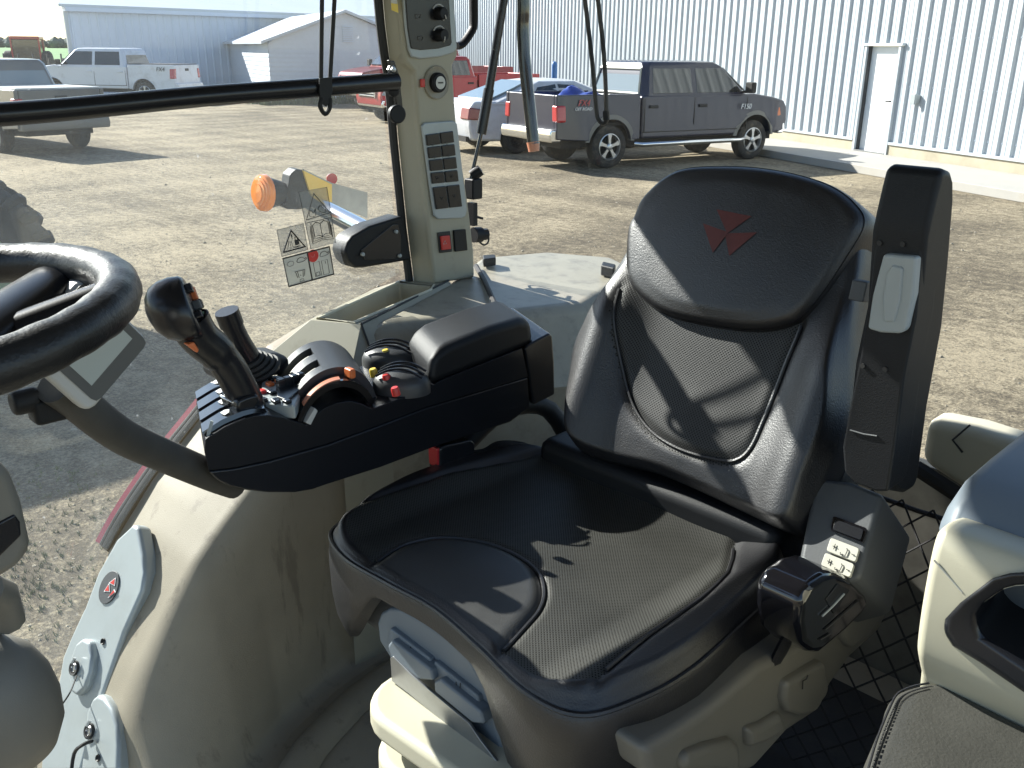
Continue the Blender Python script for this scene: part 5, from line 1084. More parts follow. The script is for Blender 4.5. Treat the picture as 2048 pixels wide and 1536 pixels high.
mb = MB(); mb.tube(P_([(1700, 860), (1727, 868), (1754, 872)], PF, -1.017), 0.0011, 5); obj('cover_seam', mb, MT['grey_plastic'], arm)
# side box with buttons
bp0 = C(0.45, -1.03, -0.60); bn = Vector((0, 0.75, 0.66)).normalized()
def PB_(pts, d=0.0): return [PP(u, v, bp0 + bn * d, bn) for u, v in pts]
mb = MB(); mb.prism(PB_([(1630, 955), (1700, 962), (1768, 988), (1752, 1045), (1720, 1158), (1650, 1178), (1609, 1170), (1596, 1120), (1612, 1040)]), -bn * 0.17); sbx = obj('control_box', mb, MT['grey_plastic'], seat, bevel=0.008)
def rr_px(a, b, c, d, k=0.18):
    P4 = [Vector((*p, 0)) for p in (a, b, c, d)]; out = []
    for i in range(4):
        p, q, n_ = P4[i], P4[i - 1], P4[(i + 1) % 4]; L1 = min((q - p).length, (n_ - p).length) * k
        s_ = p + (q - p).normalized() * L1; e_ = p + (n_ - p).normalized() * L1
        for t in (0, .33, .67, 1): w_ = s_.lerp(p, t).lerp(p.lerp(e_, t), t); out.append((w_.x, w_.y))
    return out
mb = MB(); mb.prism(PB_(rr_px((1667, 1033), (1736, 1058), (1727, 1089), (1661, 1062)), 0.001), bn * 0.003); rk = obj('rocker_switch', mb, MT['black_gloss'], sbx, bevel=0.002)
mb = MB(); mb.prism(PB_(rr_px((1671, 1039), (1728, 1060), (1722, 1081), (1666, 1060)), 0.004), bn * 0.002); obj('rocker_switch', mb, MT['black_satin'], sbx, bevel=0.002)
for pa in (((1664, 1078), (1721, 1100), (1713, 1127), (1655, 1104)), ((1653, 1108), (1711, 1131), (1702, 1158), (1644, 1133))):
    mb = MB(); mb.prism(PB_(rr_px(*pa), 0.001), bn * 0.006); bt = obj('seat_button', mb, MT['ivory'], sbx, bevel=0.003)
    q = PB_(pa, 0.0085); f = lambda s, t, q=q: q[0].lerp(q[1], s).lerp(q[3].lerp(q[2], s), t)
    mb = MB()
    for a, b in (((.10, .45), (.22, .45)), ((.16, .25), (.16, .65)), ((.76, .5), (.88, .5))): mb.tube([f(*a), f(*b)], 0.00055, 5)
    mb.tube([f(.40, .68), f(.42, .82), f(.58, .76), f(.60, .35), f(.56, .25)], 0.0007, 5); obj('marking', mb, MT['dark_mark'], sbx, smooth=0)
mb = MB(); mb.prism(P_([(1594, 1118), (1604, 1110), (1650, 1142), (1665, 1160), (1640, 1180), (1612, 1188), (1602, 1160)], PP, bp0 + bn * 0.004, bn), -bn * 0.05); obj('corner_cap', mb, MT['light_grey'], sbx, bevel=0.004)
# side skirt with the levers
mb = MB(); mb.prism(P_([(1525, 1330), (1600, 1290), (1680, 1215), (1748, 1142), (1790, 1142), (1795, 1180), (1760, 1265), (1700, 1320), (1662, 1372), (1640, 1425), (1572, 1470), (1505, 1545), (1300, 1560), (1290, 1500), (1345, 1468), (1430, 1410)], PR, 0.452), (0.12, 0, 0)); skt = obj('side_skirt', mb, MT['warm_grey'], seat, bevel=0.014, seg=4)
for poly in ([(1571, 1400), (1576, 1368), (1645, 1325), (1654, 1330), (1655, 1350), (1661, 1368), (1658, 1388), (1628, 1430), (1605, 1434), (1576, 1426)], [(1500, 1462), (1530, 1452), (1568, 1428), (1573, 1448), (1570, 1468), (1536, 1488), (1503, 1500)], [(1368, 1545), (1376, 1512), (1420, 1494), (1468, 1481), (1482, 1492), (1488, 1545)], [(1690, 1225), (1745, 1190), (1790, 1135), (1800, 1150), (1775, 1215), (1735, 1280), (1705, 1300), (1690, 1280)]):
    mb = MB(); mb.prism(P_(poly, PR, 0.44), (0.03, 0, 0)); lv = obj('lever', mb, MT['warm_grey'], seat, bevel=0.010, seg=4)
mb = MB(); mb.tube(P_([(1605, 1378), (1606, 1362), (1613, 1358), (1616, 1350)], PR, 0.437), 0.0009, 5); obj('marking', mb, MT['dark_mark'], seat, smooth=0)
# front recess and its two adjuster paddles
mb = MB(); mb.prism(P_([(757, 1282), (753, 1245), (760, 1226), (778, 1216), (800, 1219), (840, 1240), (895, 1277), (938, 1318), (966, 1366), (988, 1440), (1010, 1520), (985, 1505), (900, 1430), (800, 1350)], PF, -0.650), (0, -0.04, 0)); rcs = obj('front_panel', mb, MT['slate_blue_grey'], seat, bevel=0.006)
for poly, lip_ in (([(779, 1256), (860, 1318), (865, 1362), (836, 1359), (782, 1314), (774, 1290)], [(774, 1292), (783, 1280), (862, 1340), (866, 1362), (836, 1360), (782, 1316)]), ([(867, 1322), (955, 1392), (968, 1449), (944, 1447), (868, 1382)], [(867, 1364), (880, 1358), (962, 1425), (968, 1449), (944, 1447), (868, 1384)])):
    mb = MB(); mb.prism(P_(poly, PF, -0.642), (0, -0.02, 0)); pd_ = obj('adjuster_paddle', mb, MT['slate_blue_grey'], seat, bevel=0.003)
    mb = MB(); mb.prism(P_(lip_, PF, -0.632), (0, -0.02, 0)); obj('finger_lip', mb, MT['slate_blue_grey'], pd_, bevel=0.004)
mb = MB()
for s_ in ((812, 1292), (912, 1364)):
    a = lambda dx, dy: PF(s_[0] + dx, s_[1] + dy, -0.6405); mb.tube([a(0, 0), a(1, 10), a(8, 14), a(9, 2)], 0.0007, 5)
obj('marking', mb, MT['dark_mark'], rcs, smooth=0)
# suspension base and its trays
mb = MB(); mb.box(C(0.78, -0.93, -0.99), (0.42, 0.34, 0.33)); obj('suspension_base', mb, MT['floor_mat'], seat, bevel=0.02)
mb = MB(); mb.box(C(0.78, -0.89, -0.755), (0.50, 0.44, 0.11)); obj('seat_frame', mb, MT['grey_plastic'], seat, bevel=0.02)
mb = MB(); mb.prism(P_([(780, 1316), (786, 1313), (823, 1350), (938, 1447), (960, 1480), (1010, 1545), (960, 1545), (905, 1462), (818, 1388), (783, 1362)], PF, -0.630), (0, -0.004, 0)); obj('front_bracket', mb, MT['steel'], seat, bevel=0.001)
def slab(z, r0, r1, f0, f1, rc, th):
    pts = [(r1, f0)] + [(r1, f1 - rc)] + [(r1 - rc + rc * math.cos(a), f1 - rc + rc * math.sin(a)) for a in [math.radians(15 * k) for k in range(1, 6)]] + [(r1 - rc, f1), (r0, f1 - 0.02), (r0, f0)]
    mb = MB(); mb.prism([C(a, b, z) for a, b in pts], (0, 0, -th)); return mb
obj('tray', slab(-0.822, 0.50, 0.875, -0.95, -0.572, 0.065, 0.040), MT['tan_clean'], seat, bevel=0.012, seg=4)
obj('tray', slab(-0.888, 0.50, 0.858, -0.95, -0.570, 0.065, 0.045), MT['tan_clean'], seat, bevel=0.012, seg=4)

# belt parts
br = thing('belt_retractor', 'dark glossy seat-belt retractor housing beside the left rear corner of the seat', 'seat belt', C(0.43, -1.0, -0.70))
mb = MB(); mb.prism(P_([(1603, 1205), (1622, 1172), (1650, 1150), (1674, 1143), (1706, 1158), (1734, 1182), (1742, 1206), (1725, 1232), (1690, 1268), (1640, 1310), (1622, 1308), (1606, 1290), (1600, 1250)], PR, 0.405), (0.062, 0, 0)); ho = obj('housing', mb, MT['black_gloss'], br, bevel=0.014, seg=4)
mb = MB(); mb.prism(P_([(1652, 1200), (1676, 1168), (1700, 1180), (1668, 1228)], PR, 0.4035), (0.004, 0, 0)); obj('window_slot', mb, MT['black_satin'], ho, bevel=0.001)
mb = MB(); mb.tube(P_([(1645, 1232), (1666, 1212), (1688, 1188)], PR, 0.4025), 0.0014, 6); obj('edge_strip', mb, MT['light_grey'], ho)
for a, b in (((1650, 1260), (1716, 1202)), ((1640, 1280), (1660, 1268))):
    mb = MB(); mb.tube(P_([a, b], PR, 0.4035), 0.0011, 5); obj('groove', mb, MT['dark_mark'], ho)
mb = MB(); mb.tube(smoothpath([PR(1607, 1212, 0.435), C(0.452, -0.955, -0.70), C(0.468, -0.92, -0.79)], 5), 0.022, 8, flat=0.3); obj('webbing', mb, MT['webbing'], br)
bk = thing('belt_buckle', 'black seat-belt buckle with a red release edge tucked under the armrest console', 'buckle', C(1.06, -0.98, -0.63))
mb = MB(); mb.prism(P_([(880, 897), (892, 891), (945, 880), (952, 888), (950, 935), (940, 940), (888, 952), (880, 945)], PR, 1.06), (0.03, 0, 0)); obj('buckle_body', mb, MT['black_satin'], bk, bevel=0.005)
mb = MB(); mb.prism(P_([(874, 898), (880, 896), (880, 940), (876, 934)], PR, 1.063), (0.024, 0, 0)); obj('release_button', mb, MT['red_lens'], bk, bevel=0.002)
mb = MB(); pa = smoothpath(P_([(950, 910), (980, 905), (1010, 890), (1060, 895), (1085, 935)], PR, 1.065), 5); mb.tube(pa, 0.020, 10, flat=0.25); obj('strap', mb, MT['webbing'], bk)

# ------------------------------------------------------------------ armrest console on the right of the seat
con = thing('armrest_console', 'long black armrest console full of levers and buttons on the right of the seat', 'control console', C(1.15, -0.8, -0.62))
RC = 1.06; TW = Vector((0.17, -0.075, 0))
def SK(d): return Vector((d, -0.44 * d, 0))
top = [(411, 879), (420, 872), (431, 866), (450, 854), (470, 845), (490, 837), (509, 832), (536, 830), (567, 836), (585, 841), (599, 846), (612, 850), (620, 840), (630, 831), (649, 816), (673, 806), (700, 802), (724, 808), (743, 818), (771, 808), (868, 770), (880, 762), (1044, 697), (1056, 752)]
seam = [(1056, 753), (950, 785), (849, 815), (750, 853), (653, 888), (536, 921), (470, 935), (417, 941)]
mb = MB(); mb.prism(P_(top + seam + [(409, 905)], PR, RC), TW); cb_ = obj('console_body', mb, MT['black_satin'], con, bevel=0.007)
mb = MB(); low2 = [(417, 943), (470, 937), (536, 923), (653, 890), (750, 855), (849, 817), (950, 787), (1056, 755), (1060, 815), (1021, 845), (876, 892), (760, 936), (653, 970), (625, 980), (590, 986), (536, 986), (490, 981), (460, 974), (436, 962), (423, 950)]
mb.prism(P_(low2, PR, RC + 0.001), TW * 0.985); obj('lower_shell', mb, MT['black_satin'], con, bevel=0.014, seg=4)
mb = MB(); mb.prism(P_([(1049, 697), (1060, 688), (1100, 666), (1105, 672), (1109, 724), (1110, 790), (1066, 812), (1058, 752)], PR, RC - 0.001), TW * 1.02); obj('hinge_block', mb, MT['black_satin'], con, bevel=0.008)
# glossy front dome: three raised bands
arc1 = [(411, 879), (431, 866), (450, 854), (470, 845), (490, 837), (509, 832), (536, 830)]
for k in range(4):
    r0 = RC + 0.010 + k * 0.040; q = P_(arc1, PR, RC); up = Vector((0, 0.003, 0.006)); mb = MB()
    n_ = len(q); vs = [p + SK(r0 - RC + dx) + up * h for dx, h in ((0, 0), (0.002, 1), (0.030, 1), (0.033, 0)) for p in q]
    mb.add(vs, [(a * n_ + i, a * n_ + i + 1, (a + 1) * n_ + i + 1, (a + 1) * n_ + i) for a in range(3) for i in range(n_ - 1)]); obj('gloss_band', mb, MT['black_gloss'], con, smooth=50)
    mb = MB(); c_ = q[2].lerp(q[3], .5) + SK(r0 - RC + 0.016) + up * 1.3; m_ = frame(c_, (1, 0, 0), (0, -1, 0.35)); mb.prism([m_ @ Vector((x, y, 0)) for x, y in ((-0.006, -0.004), (0.006, -0.004), (0.006, 0.003), (0, 0.007), (-0.006, 0.003))], (0, 0, 0.0006)); obj('marking', mb, MT['pale_grey'], con, smooth=0)
mb = MB(); q = P_([(413, 870), (425, 838), (432, 836), (420, 872)], PR, RC + 0.004); mb.tube(P_([(416, 872), (424, 842)], PR, RC + 0.006), 0.0025, 6); mb.tube(smoothpath(P_([(432, 868), (452, 855), (474, 845)], PR, RC + 0.004), 4), 0.003, 6, flat=0.6); obj('bright_edge', mb, MT['light_grey'], con)
mb = MB(); m_ = frame(PR(462, 806, RC + 0.04), (0.8, 0.3, 0.25), (-0.2, 0.7, 0.6)); mb.prism([m_ @ Vector((x, y, 0)) for x, y in [(0.021 * math.cos(t), 0.011 * math.sin(t)) for t in [2 * math.pi * k / 20 for k in range(20)]]], m_.to_3x3() @ Vector((0, 0, 0.004))); obj('oval_button', mb, MT['chrome'], con, bevel=0.0015)
# keypad behind the main lever
kz = -0.468; kp = P_([(524, 764), (548, 749), (580, 756), (600, 790), (590, 812), (556, 810), (520, 806)], PZ, kz)
mb = MB(); mb.prism(kp, (0, 0, -0.02)); kpo = obj('keypad', mb, MT['trim_blue_grey'], con, bevel=0.003)
for (u, v), m_ in (((545, 758), 'black_satin'), ((558, 762), 'orange_plastic'), ((540, 768), 'orange_plastic'), ((566, 771), 'black_satin'), ((543, 785), 'black_satin'), ((527, 800), 'black_satin'), ((551, 801), 'black_satin'), ((524, 783), 'red_plastic'), ((552, 803), 'black_satin'), ((574, 803), 'black_satin')):
    c_ = PZ(u, v, kz + 0.002); mb = MB(); mb.box(c_, (0.012, 0.010, 0.006)); obj('key', mb, MT[m_], kpo, bevel=0.002)
mb = MB()
for k in range(4): mb.box(PZ(562 + k * 13, 770 - k * 4, kz + 0.006), (0.012, 0.011, 0.02))
mb.prism(P_([(552, 775), (560, 766), (612, 755), (604, 775), (575, 800), (553, 792)], PZ, kz + 0.004), (0, 0, -0.02)); obj('toggle_row', mb, MT['black_satin'], con, bevel=0.002)
# barrel cover with two slots, orange hand-throttle ring
bc = PR(690, 862, 1.16); bc = Vector((0, PR(690, 850, RC).y, PR(690, 850, RC).z))
p_top = PR(700, 802, RC); cyc = -0.714; czc = EYE - 0.525
def cyl(r, a, R_): return Vector((r, cyc - 0.44 * (r - 1.09) + R_ * math.sin(a), czc + R_ * math.cos(a)))
def shellpart(r0, r1, a0, a1, R_, th=0.004, n=22):
    mb = MB(); vs = []
    for r, RR_ in ((r0, R_ - th), (r0, R_), (r1, R_), (r1, R_ - th)): vs += [cyl(r, a0 + (a1 - a0) * k / n, RR_) for k in range(n + 1)]
    m_ = n + 1; mb.add(vs, [(a * m_ + i, a * m_ + i + 1, ((a + 1) % 4) * m_ + i + 1, ((a + 1) % 4) * m_ + i) for a in range(4) for i in range(n)]); mb.f.append((0, m_, 2 * m_, 3 * m_)); mb.f.append((n, m_ + n, 2 * m_ + n, 3 * m_ + n)); return mb
RB = 0.082; D = math.radians
mb = shellpart(1.096, 1.225, D(-80), D(8), RB, 0.012)
for r0, r1 in ((1.096, 1.118), (1.146, 1.172), (1.202, 1.225)):
    t_ = shellpart(r0, r1, D(8.0), D(75), RB, 0.012); mb.add(t_.v, t_.f)
t_ = shellpart(1.118, 1.146, D(64), D(75), RB, 0.012); mb.add(t_.v, t_.f); t_ = shellpart(1.172, 1.202, D(64), D(75), RB, 0.012); mb.add(t_.v, t_.f)
mat('barrel_grey', (0.045, 0.048, 0.052), rough=0.42, var=0.1, bump=0.2, bscale=600)
bar = obj('barrel_cover', mb, MT['barrel_grey'], con, smooth=50)
mb = shellpart(1.1, 1.222, D(-70), D(76), RB - 0.02, 0.01); obj('barrel_core', mb, MT['black_satin'], bar, smooth=50)
for r0, r1 in ((1.120, 1.131), (1.174, 1.186)):
    mb = shellpart(r0, r1, D(14), D(60), RB - 0.005, 0.006); obj('slot_strip', mb, MT['ivory'], bar, smooth=50)
mb = shellpart(1.066, 1.092, D(-72), D(72), RB - 0.010, 0.01); obj('gloss_ring', mb, MT['black_gloss'], bar, smooth=50)
mb = shellpart(1.068, 1.080, D(-8), D(48), RB - 0.0085, 0.004); obj('orange_scale', mb, MT['salmon_plastic'], bar, smooth=50)
mb = MB(); c_ = cyl(1.078, D(-22), RB - 0.002); mb.box(c_, (0.018, 0.010, 0.015)); obj('throttle_tab', mb, MT['orange_plastic'], bar, bevel=0.003)
mb = MB(); mb.prism(P_([(612, 846), (630, 816), (636, 822), (622, 850)], PR, RC - 0.001), (0.012, 0, 0)); obj('scale_label', mb, MT['pale_grey'], bar, bevel=0.001)
# two thumb-switch modules between the barrel and the pad
for (u, v), rx, ry, cs in (((782, 716), 0.050, 0.036, ['yellow_plastic', 'yellow_plastic']), ((803, 765), 0.046, 0.034, ['red_plastic', 'red_plastic'])):
    c_ = PZ(u, v, -0.495); mb = MB(); mb.lathe([(1.0, -0.5), (1.0, 0.0), (0.9, 0.35), (0.6, 0.6), (0.01, 0.7)], (0, 0, 0), (0, 0, 1), 28); ang = math.radians(40)
    mb.map(lambda p: c_ + Matrix.Rotation(ang, 3, 'Z') @ Vector((p.x * rx, p.y * ry, p.z * 0.03))); mo = obj('thumb_module', mb, MT['barrel_grey'], con, smooth=50)
    for s_ in (-1, 0, 1):
        mb = MB(); mb.tube(smoothpath([c_ + Matrix.Rotation(ang, 3, 'Z') @ Vector((x * rx, s_ * ry * 0.5 , 0.008 + 0.020 * (1 - x * x))) for x in (-0.8, -0.4, 0, 0.4, 0.8)], 4), 0.0022, 6); obj('rib', mb, MT['black_satin'], mo)
    for i, cc in enumerate(cs):
        q = PZ(u - 38 + i * 25 if cc == 'yellow_plastic' else u - 33 + i * 18, v + 18 - i * 38 if cc == 'yellow_plastic' else v - 20 + i * 26, -0.472); mb = MB(); mb.lathe([(0.0065, -0.016), (0.0065, -0.006), (0.005, -0.003), (0.001, -0.0025)], q, (0.1, 0.2, 1), 16); obj('push_button', mb, MT[cc], mo)
# padded arm support
prof = [(0.0, 0.0), (0.006, 0.036), (0.02, 0.052), (0.05, 0.060), (0.16, 0.062), (0.24, 0.058), (0.27, 0.045), (0.275, 0.0)]
p0_ = PR(872, 768, RC); p1_ = PR(1046, 697, RC); ax_ = (p1_ - p0_).normalized(); upv = Vector((1, 0, 0)).cross(ax_); upv = upv if upv.z > 0 else -upv; Lp = (p1_ - p0_).length
mb = MB(); q = [p0_ + ax_ * (a / 0.275 * (Lp + 0.045) - 0.012) + upv * (b - 0.004) for a, b in prof]
vs0 = [p + Vector((0.004, 0, 0)) for p in q]; mb.prism(vs0, SK(0.125)); obj('arm_pad', mb, MT['black_plastic'], con, bevel=0.016, seg=5)
# main multifunction lever
RJ = 1.10
jp = smoothpath(P_([(497, 822), (490, 800), (478, 772), (458, 735), (432, 703), (405, 680), (390, 662), (378, 642)], PR, RJ), 5)
rad = [0.026 - 0.003 * math.sin(math.pi * i / (len(jp) - 1)) + (0.002 if i > len(jp) * 0.5 else 0) for i in range(len(jp))]
mb = MB(); mb.tube(jp, rad, 18, flat=0.8); jl = obj('main_lever', mb, MT['black_satin'], con)
mb = MB(); mb.prism(P_([(478, 800), (496, 792), (516, 788), (524, 800), (514, 815), (526, 838), (500, 842), (482, 838), (474, 815)], PR, RJ - 0.024), (0.048, 0, 0)); obj('lever_boot', mb, MT['black_satin'], jl, bevel=0.006)
hc = PR(383, 614, RJ); hax = (_r2 * 0.93 + _u2 * 0.34 + _fwd * 0.12).normalized(); hup = (_u2 * 0.93 - _r2 * 0.34).normalized(); hz_ = hax.cross(hup)
hprof = [(0.0005, 0.004), (0.026, 0.004), (0.0375, 0.002), (0.040, -0.002), (0.041, -0.014), (0.039, -0.028), (0.033, -0.041), (0.022, -0.050), (0.010, -0.054), (0.0005, -0.0555)]
mb = MB(); n_ = 32; rgs = []
for r_, h_2 in hprof: rgs.append([hc + hax * h_2 + hup * (math.cos(2 * math.pi * j / n_) * r_ * 1.06 - (0.012 * (h_2 / -0.055) * -0.6)) + hz_ * (math.sin(2 * math.pi * j / n_) * r_ * 0.88) for j in range(n_)])
mb.loft(rgs); jh = obj('lever_head', mb, MT['black_satin'], jl, smooth=60)
for (a, b), m_ , sz in (((0.018, -0.012), 'orange_plastic', (0.010, 0.018, 0.008)), ((0.022, 0.008), 'black_satin', (0.012, 0.012, 0.01)), ((0.004, -0.018), 'black_satin', (0.012, 0.012, 0.012)), ((0.0, 0.0), 'grey_plastic', (0.012, 0.012, 0.013)), ((-0.012, -0.010), 'rim_green', (0.008, 0.008, 0.01)), ((-0.014, 0.01), 'black_satin', (0.012, 0.01, 0.011)), ((-0.028, -0.010), 'orange_plastic', (0.008, 0.016, 0.009))):
    mb = MB(); mb.box(hc + hup * a + hz_ * b + hax * 0.006, sz, Matrix((hz_, hup, hax)).transposed()); obj('lever_button', mb, MT[m_], jl, bevel=0.002)
mb = MB(); mb.prism(P_([(375, 690), (389, 684), (399, 700), (396, 707)], PR, RJ - 0.022), (0.02, 0, 0)); obj('trigger', mb, MT['orange_plastic'], jl, bevel=0.002)
mb = MB(); mb.prism(P_([(402, 645), (408, 643), (441, 662), (437, 669)], PR, RJ), (0.016, 0, 0)); obj('top_rocker', mb, MT['orange_plastic'], jl, bevel=0.002)
# cross lever behind it, on its own round pod
RK = 1.2
mb = MB(); pod = P_([(430, 742), (470, 722), (520, 707), (560, 707), (580, 716), (583, 735), (565, 752), (520, 756), (440, 765)], PR, RK + 0.02); mb.prism(pod, (0.05, 0, 0)); pdo = obj('lever_pod', mb, MT['barrel_grey'], con, bevel=0.012)
mb = MB(); mb.tube(smoothpath(P_([(520, 738), (505, 722), (492, 702), (476, 675), (462, 645)], PR, RK), 4), [0.018] * 3 + [0.0155] * 14, 16); mb.tube(P_([(464, 650), (453, 622)], PR, RK), 0.0175, 18); cl = obj('cross_lever', mb, MT['black_satin'], con)
for k in range(4):
    mb = MB(); t = 0.10 + k * 0.09; c_ = PR(522 - 22 * k * 0.3, 738 - 20 * k * 0.3, RK); mb.lathe([(0.030 - 0.0035 * k, -0.004), (0.032 - 0.0035 * k, 0), (0.030 - 0.0035 * k, 0.004)], c_, PR(470, 660, RK) - PR(520, 738, RK), 20); obj('boot_fold', mb, MT['rubber'], cl)
mb = MB()
for k in range(6): mb.ball(PR(540 + (k % 3) * 8, 728 + (k // 3) * 8, RK + 0.018), 0.003, 5)
obj('marking', mb, MT['pale_grey'], pdo)
# bracket under the console towards the seat back
mb = MB(); mb.tube(smoothpath([C(1.12, -1.0, -0.66), C(1.12, -1.1, -0.62), C(1.1, -1.2, -0.64), C(1.05, -1.24, -0.75)], 4), 0.018, 10); obj('mounting_arm', mb, MT['black_plastic'], con)

# ------------------------------------------------------------------ monitor on its arm
mo = thing('terminal_display', 'tilted grey-framed display screen on a curved black arm behind the steering wheel', 'display', PR(178, 831, 0.95))
R_M = 0.97; qd = P_([(168, 552), (303, 684), (178, 831), (30, 700)], PR, R_M)
nrm = (qd[1] - qd[0]).cross(qd[3] - qd[0]).normalized()
if nrm.dot(CO - qd[0]) < 0: nrm = -nrm
cen = sum(qd, Vector()) / 4
def rq(q, k):
    out = []
    for i in range(4):
        p, a, b = q[i], q[i - 1], q[(i + 1) % 4]; s_ = p + (a - p).normalized() * k; e_ = p + (b - p).normalized() * k
        for t in (0, .5, 1): out.append(s_.lerp(p, t).lerp(p.lerp(e_, t), t))
    return out
mb = MB(); mb.prism(rq(qd, 0.012), -nrm * 0.028); hs_ = obj('housing', mb, MT['pale_grey'], mo, bevel=0.006)
bil = lambda s, t: qd[0].lerp(qd[1], s).lerp(qd[3].lerp(qd[2], s), t)
inn = [bil(s, t) + nrm * 0.0006 for s, t in ((.03, .03), (.97, .03), (.97, .86), (.03, .86))]; mb = MB(); mb.prism(rq(inn, 0.008), nrm * 0.001); obj('bezel', mb, MT['screen_rim'], hs_, smooth=0)
scr = [bil(s, t) + nrm * 0.002 for s, t in ((.10, .12), (.80, .12), (.80, .76), (.10, .76))]; mb = MB(); mb.prism(scr, nrm * 0.0006); obj('screen', mb, MT['screen'], hs_, smooth=0)
mb = MB(); mb.tube(smoothpath([PR(470, 968, 1.12), PR(425, 952, 1.11), PR(330, 912, 1.08), PR(255, 878, 1.05), PR(205, 845, 1.03), PR(150, 800, 1.02), PR(110, 770, 1.01)], 4), 0.0215, 16); obj('support_arm', mb, MT['dusty_black'], mo)
mb = MB(); mb.box(PR(108, 812, 1.03), (0.03, 0.05, 0.03)); mb.lathe([(0.014, 0), (0.014, 0.03)], PR(80, 795, 1.03), (0, 1, 0), 14); obj('swivel', mb, MT['black_plastic'], mo, bevel=0.006)

# ------------------------------------------------------------------ steering wheel and column
SWC = C(0.960, -0.160, -0.240); tl_ = -0.105
e1 = Vector((1, 0, 0)); e2 = Vector((0, math.cos(tl_), math.sin(tl_))); e3 = e1.cross(e2)
swh = thing('steering_wheel', 'black leather-wrapped steering wheel cut off by the left edge of the view', 'steering wheel', SWC)
mb = MB(); rr = random.Random(5); pth = []; rads = []
for k in range(120):
    a = 2 * math.pi * k / 120; pth.append(SWC + (e1 * math.cos(a) + e2 * math.sin(a)) * 0.20); rads.append(0.0213 + 0.0005 * math.sin(k * 1.7) + 0.0003 * math.sin(k * 0.6))
mb.tube(pth, rads, 20, closed=True); obj('rim', mb, MT['wheel_leather'], swh)
ua = PP(165, 520, SWC - e3 * 0.01, e3); ub = PP(-70, 690, SWC - e3 * 0.02, e3); mb = MB(); mb.tube([ua, ua.lerp(ub, .5), ub], [0.024, 0.030, 0.034], 14, flat=0.6); obj('spoke', mb, MT['black_satin'], swh)
for aa in (130, 250):
    mb = MB(); d_ = e1 * math.cos(D(aa)) + e2 * math.sin(D(aa)); mb.tube([SWC + d_ * 0.195, SWC + d_ * 0.1 - e3 * 0.02, SWC - e3 * 0.03], [0.017, 0.02, 0.026], 12, flat=0.55); obj('spoke', mb, MT['black_satin'], swh)
mb = MB(); mb.lathe([(0.05, -0.06), (0.055, -0.03), (0.05, -0.012), (0.02, -0.008), (0.001, -0.008)], SWC, e3, 28); obj('hub', mb, MT['black_satin'], swh)
sc_ = thing('steering_column', 'grey and brown steering column shroud at the left edge below the wheel', 'steering column', C(0.9, -0.2, -0.75))
mb = MB(); mb.prism(P_([(-60, 905), (0, 922), (26, 950), (48, 1005), (66, 1085), (62, 1105), (40, 1138), (0, 1160), (-60, 1170)], PR, 0.88), (0.12, 0.0, 0)); uc = obj('column_cover', mb, MT['warm_grey'], sc_, bevel=0.012)
mb = MB(); mb.prism(P_([(-40, 1060), (0, 1044), (30, 1028), (42, 1046), (44, 1072), (0, 1115), (-40, 1130)], PR, 0.878), (0.02, 0, 0)); obj('column_slot', mb, MT['black_satin'], uc, bevel=0.003)
mb = MB(); sp_ = [(0.001, 0.09), (0.055, 0.08), (0.105, 0.03), (0.125, -0.02), (0.128, -0.07), (0.115, -0.12), (0.08, -0.16), (0.001, -0.18)]
cc_ = PR(-14, 1368, 0.96) ; mb.lathe(sp_, cc_, (0.15, 0.2, 1), 40); mb.map(lambda p: cc_ + Vector(((p.x - cc_.x) * 0.44, (p.y - cc_.y) * 0.44, (p.z - cc_.z) * 0.62))); obj('column_shroud', mb, MT['warm_grey'], sc_, smooth=60)
mb = MB(); mb.tube([PR(-30, 1180, 0.93), PR(0, 1190, 0.95), PR(15, 1240, 0.97)], 0.018, 10); obj('column_neck', mb, MT['warm_grey'], sc_)
mb = MB(); mb.prism(P_([(-60, 1525), (0, 1522), (60, 1492), (78, 1484), (84, 1500), (78, 1560), (-60, 1590)], PR, 1.25), (0.1, 0.02, 0)); ftp = obj('front_sill', mb, MT['tan_clean'], cabt, bevel=0.01)

mb = MB(); mb.tube(smoothpath([SWC - e3 * 0.05, C(0.96, 0.02, -0.55), C(0.98, 0.10, -0.9), C(0.98, 0.12, -1.16)], 4), [0.045] * 5 + [0.06] * 8, 16); obj('column_tube', mb, MT['warm_grey'], sc_)
# ------------------------------------------------------------------ left-hand console, seat pad and net
lc_ = thing('left_console', 'cream plastic side console with a black cup-holder recess at the right edge', 'side console', C(0.1, -1.0, -0.9))
prof_px = [(1836, 1350), (1829, 1318), (1828, 1290), (1836, 1225), (1847, 1160), (1858, 1105), (1868, 1070), (1880, 1048), (1905, 1031), (1950, 1020), (2000, 1017)]
q = P_(prof_px, PR, 0.27); qs = smoothpath(q, 3); tail = [Vector((0.27, q[-1].y - 0.25, q[-1].z + 0.02)), Vector((0.27, q[-1].y - 0.25, EYE - 1.1)), Vector((0.27, q[0].y - 0.1, EYE - 1.1))]
mb = MB(); body = qs + tail; mb.prism(body, (-0.62, 0.02, 0)); lco = obj('console_shell', mb, MT['tan_clean'], lc_, bevel=0.012, seg=4)
mb = MB(); mb.prism(P_([(1862, 1078), (1872, 1040), (1890, 1000), (1930, 942), (1985, 895), (2048, 846), (2130, 790), (2180, 790), (2180, 1200), (1880, 1200)], PR, 0.285), (-0.6, 0, 0)); obj('rear_cover', mb, MT['slate_blue_grey'], lc_, bevel=0.02, seg=4)  # grey cover; the sky's blue reflection is put into its colour
lp0 = PR(1847, 1160, 0.27); lpn = (q[6] - q[2]).cross(Vector((1, 0, 0))).normalized()
if lpn.dot(CO - lp0) < 0: lpn = -lpn
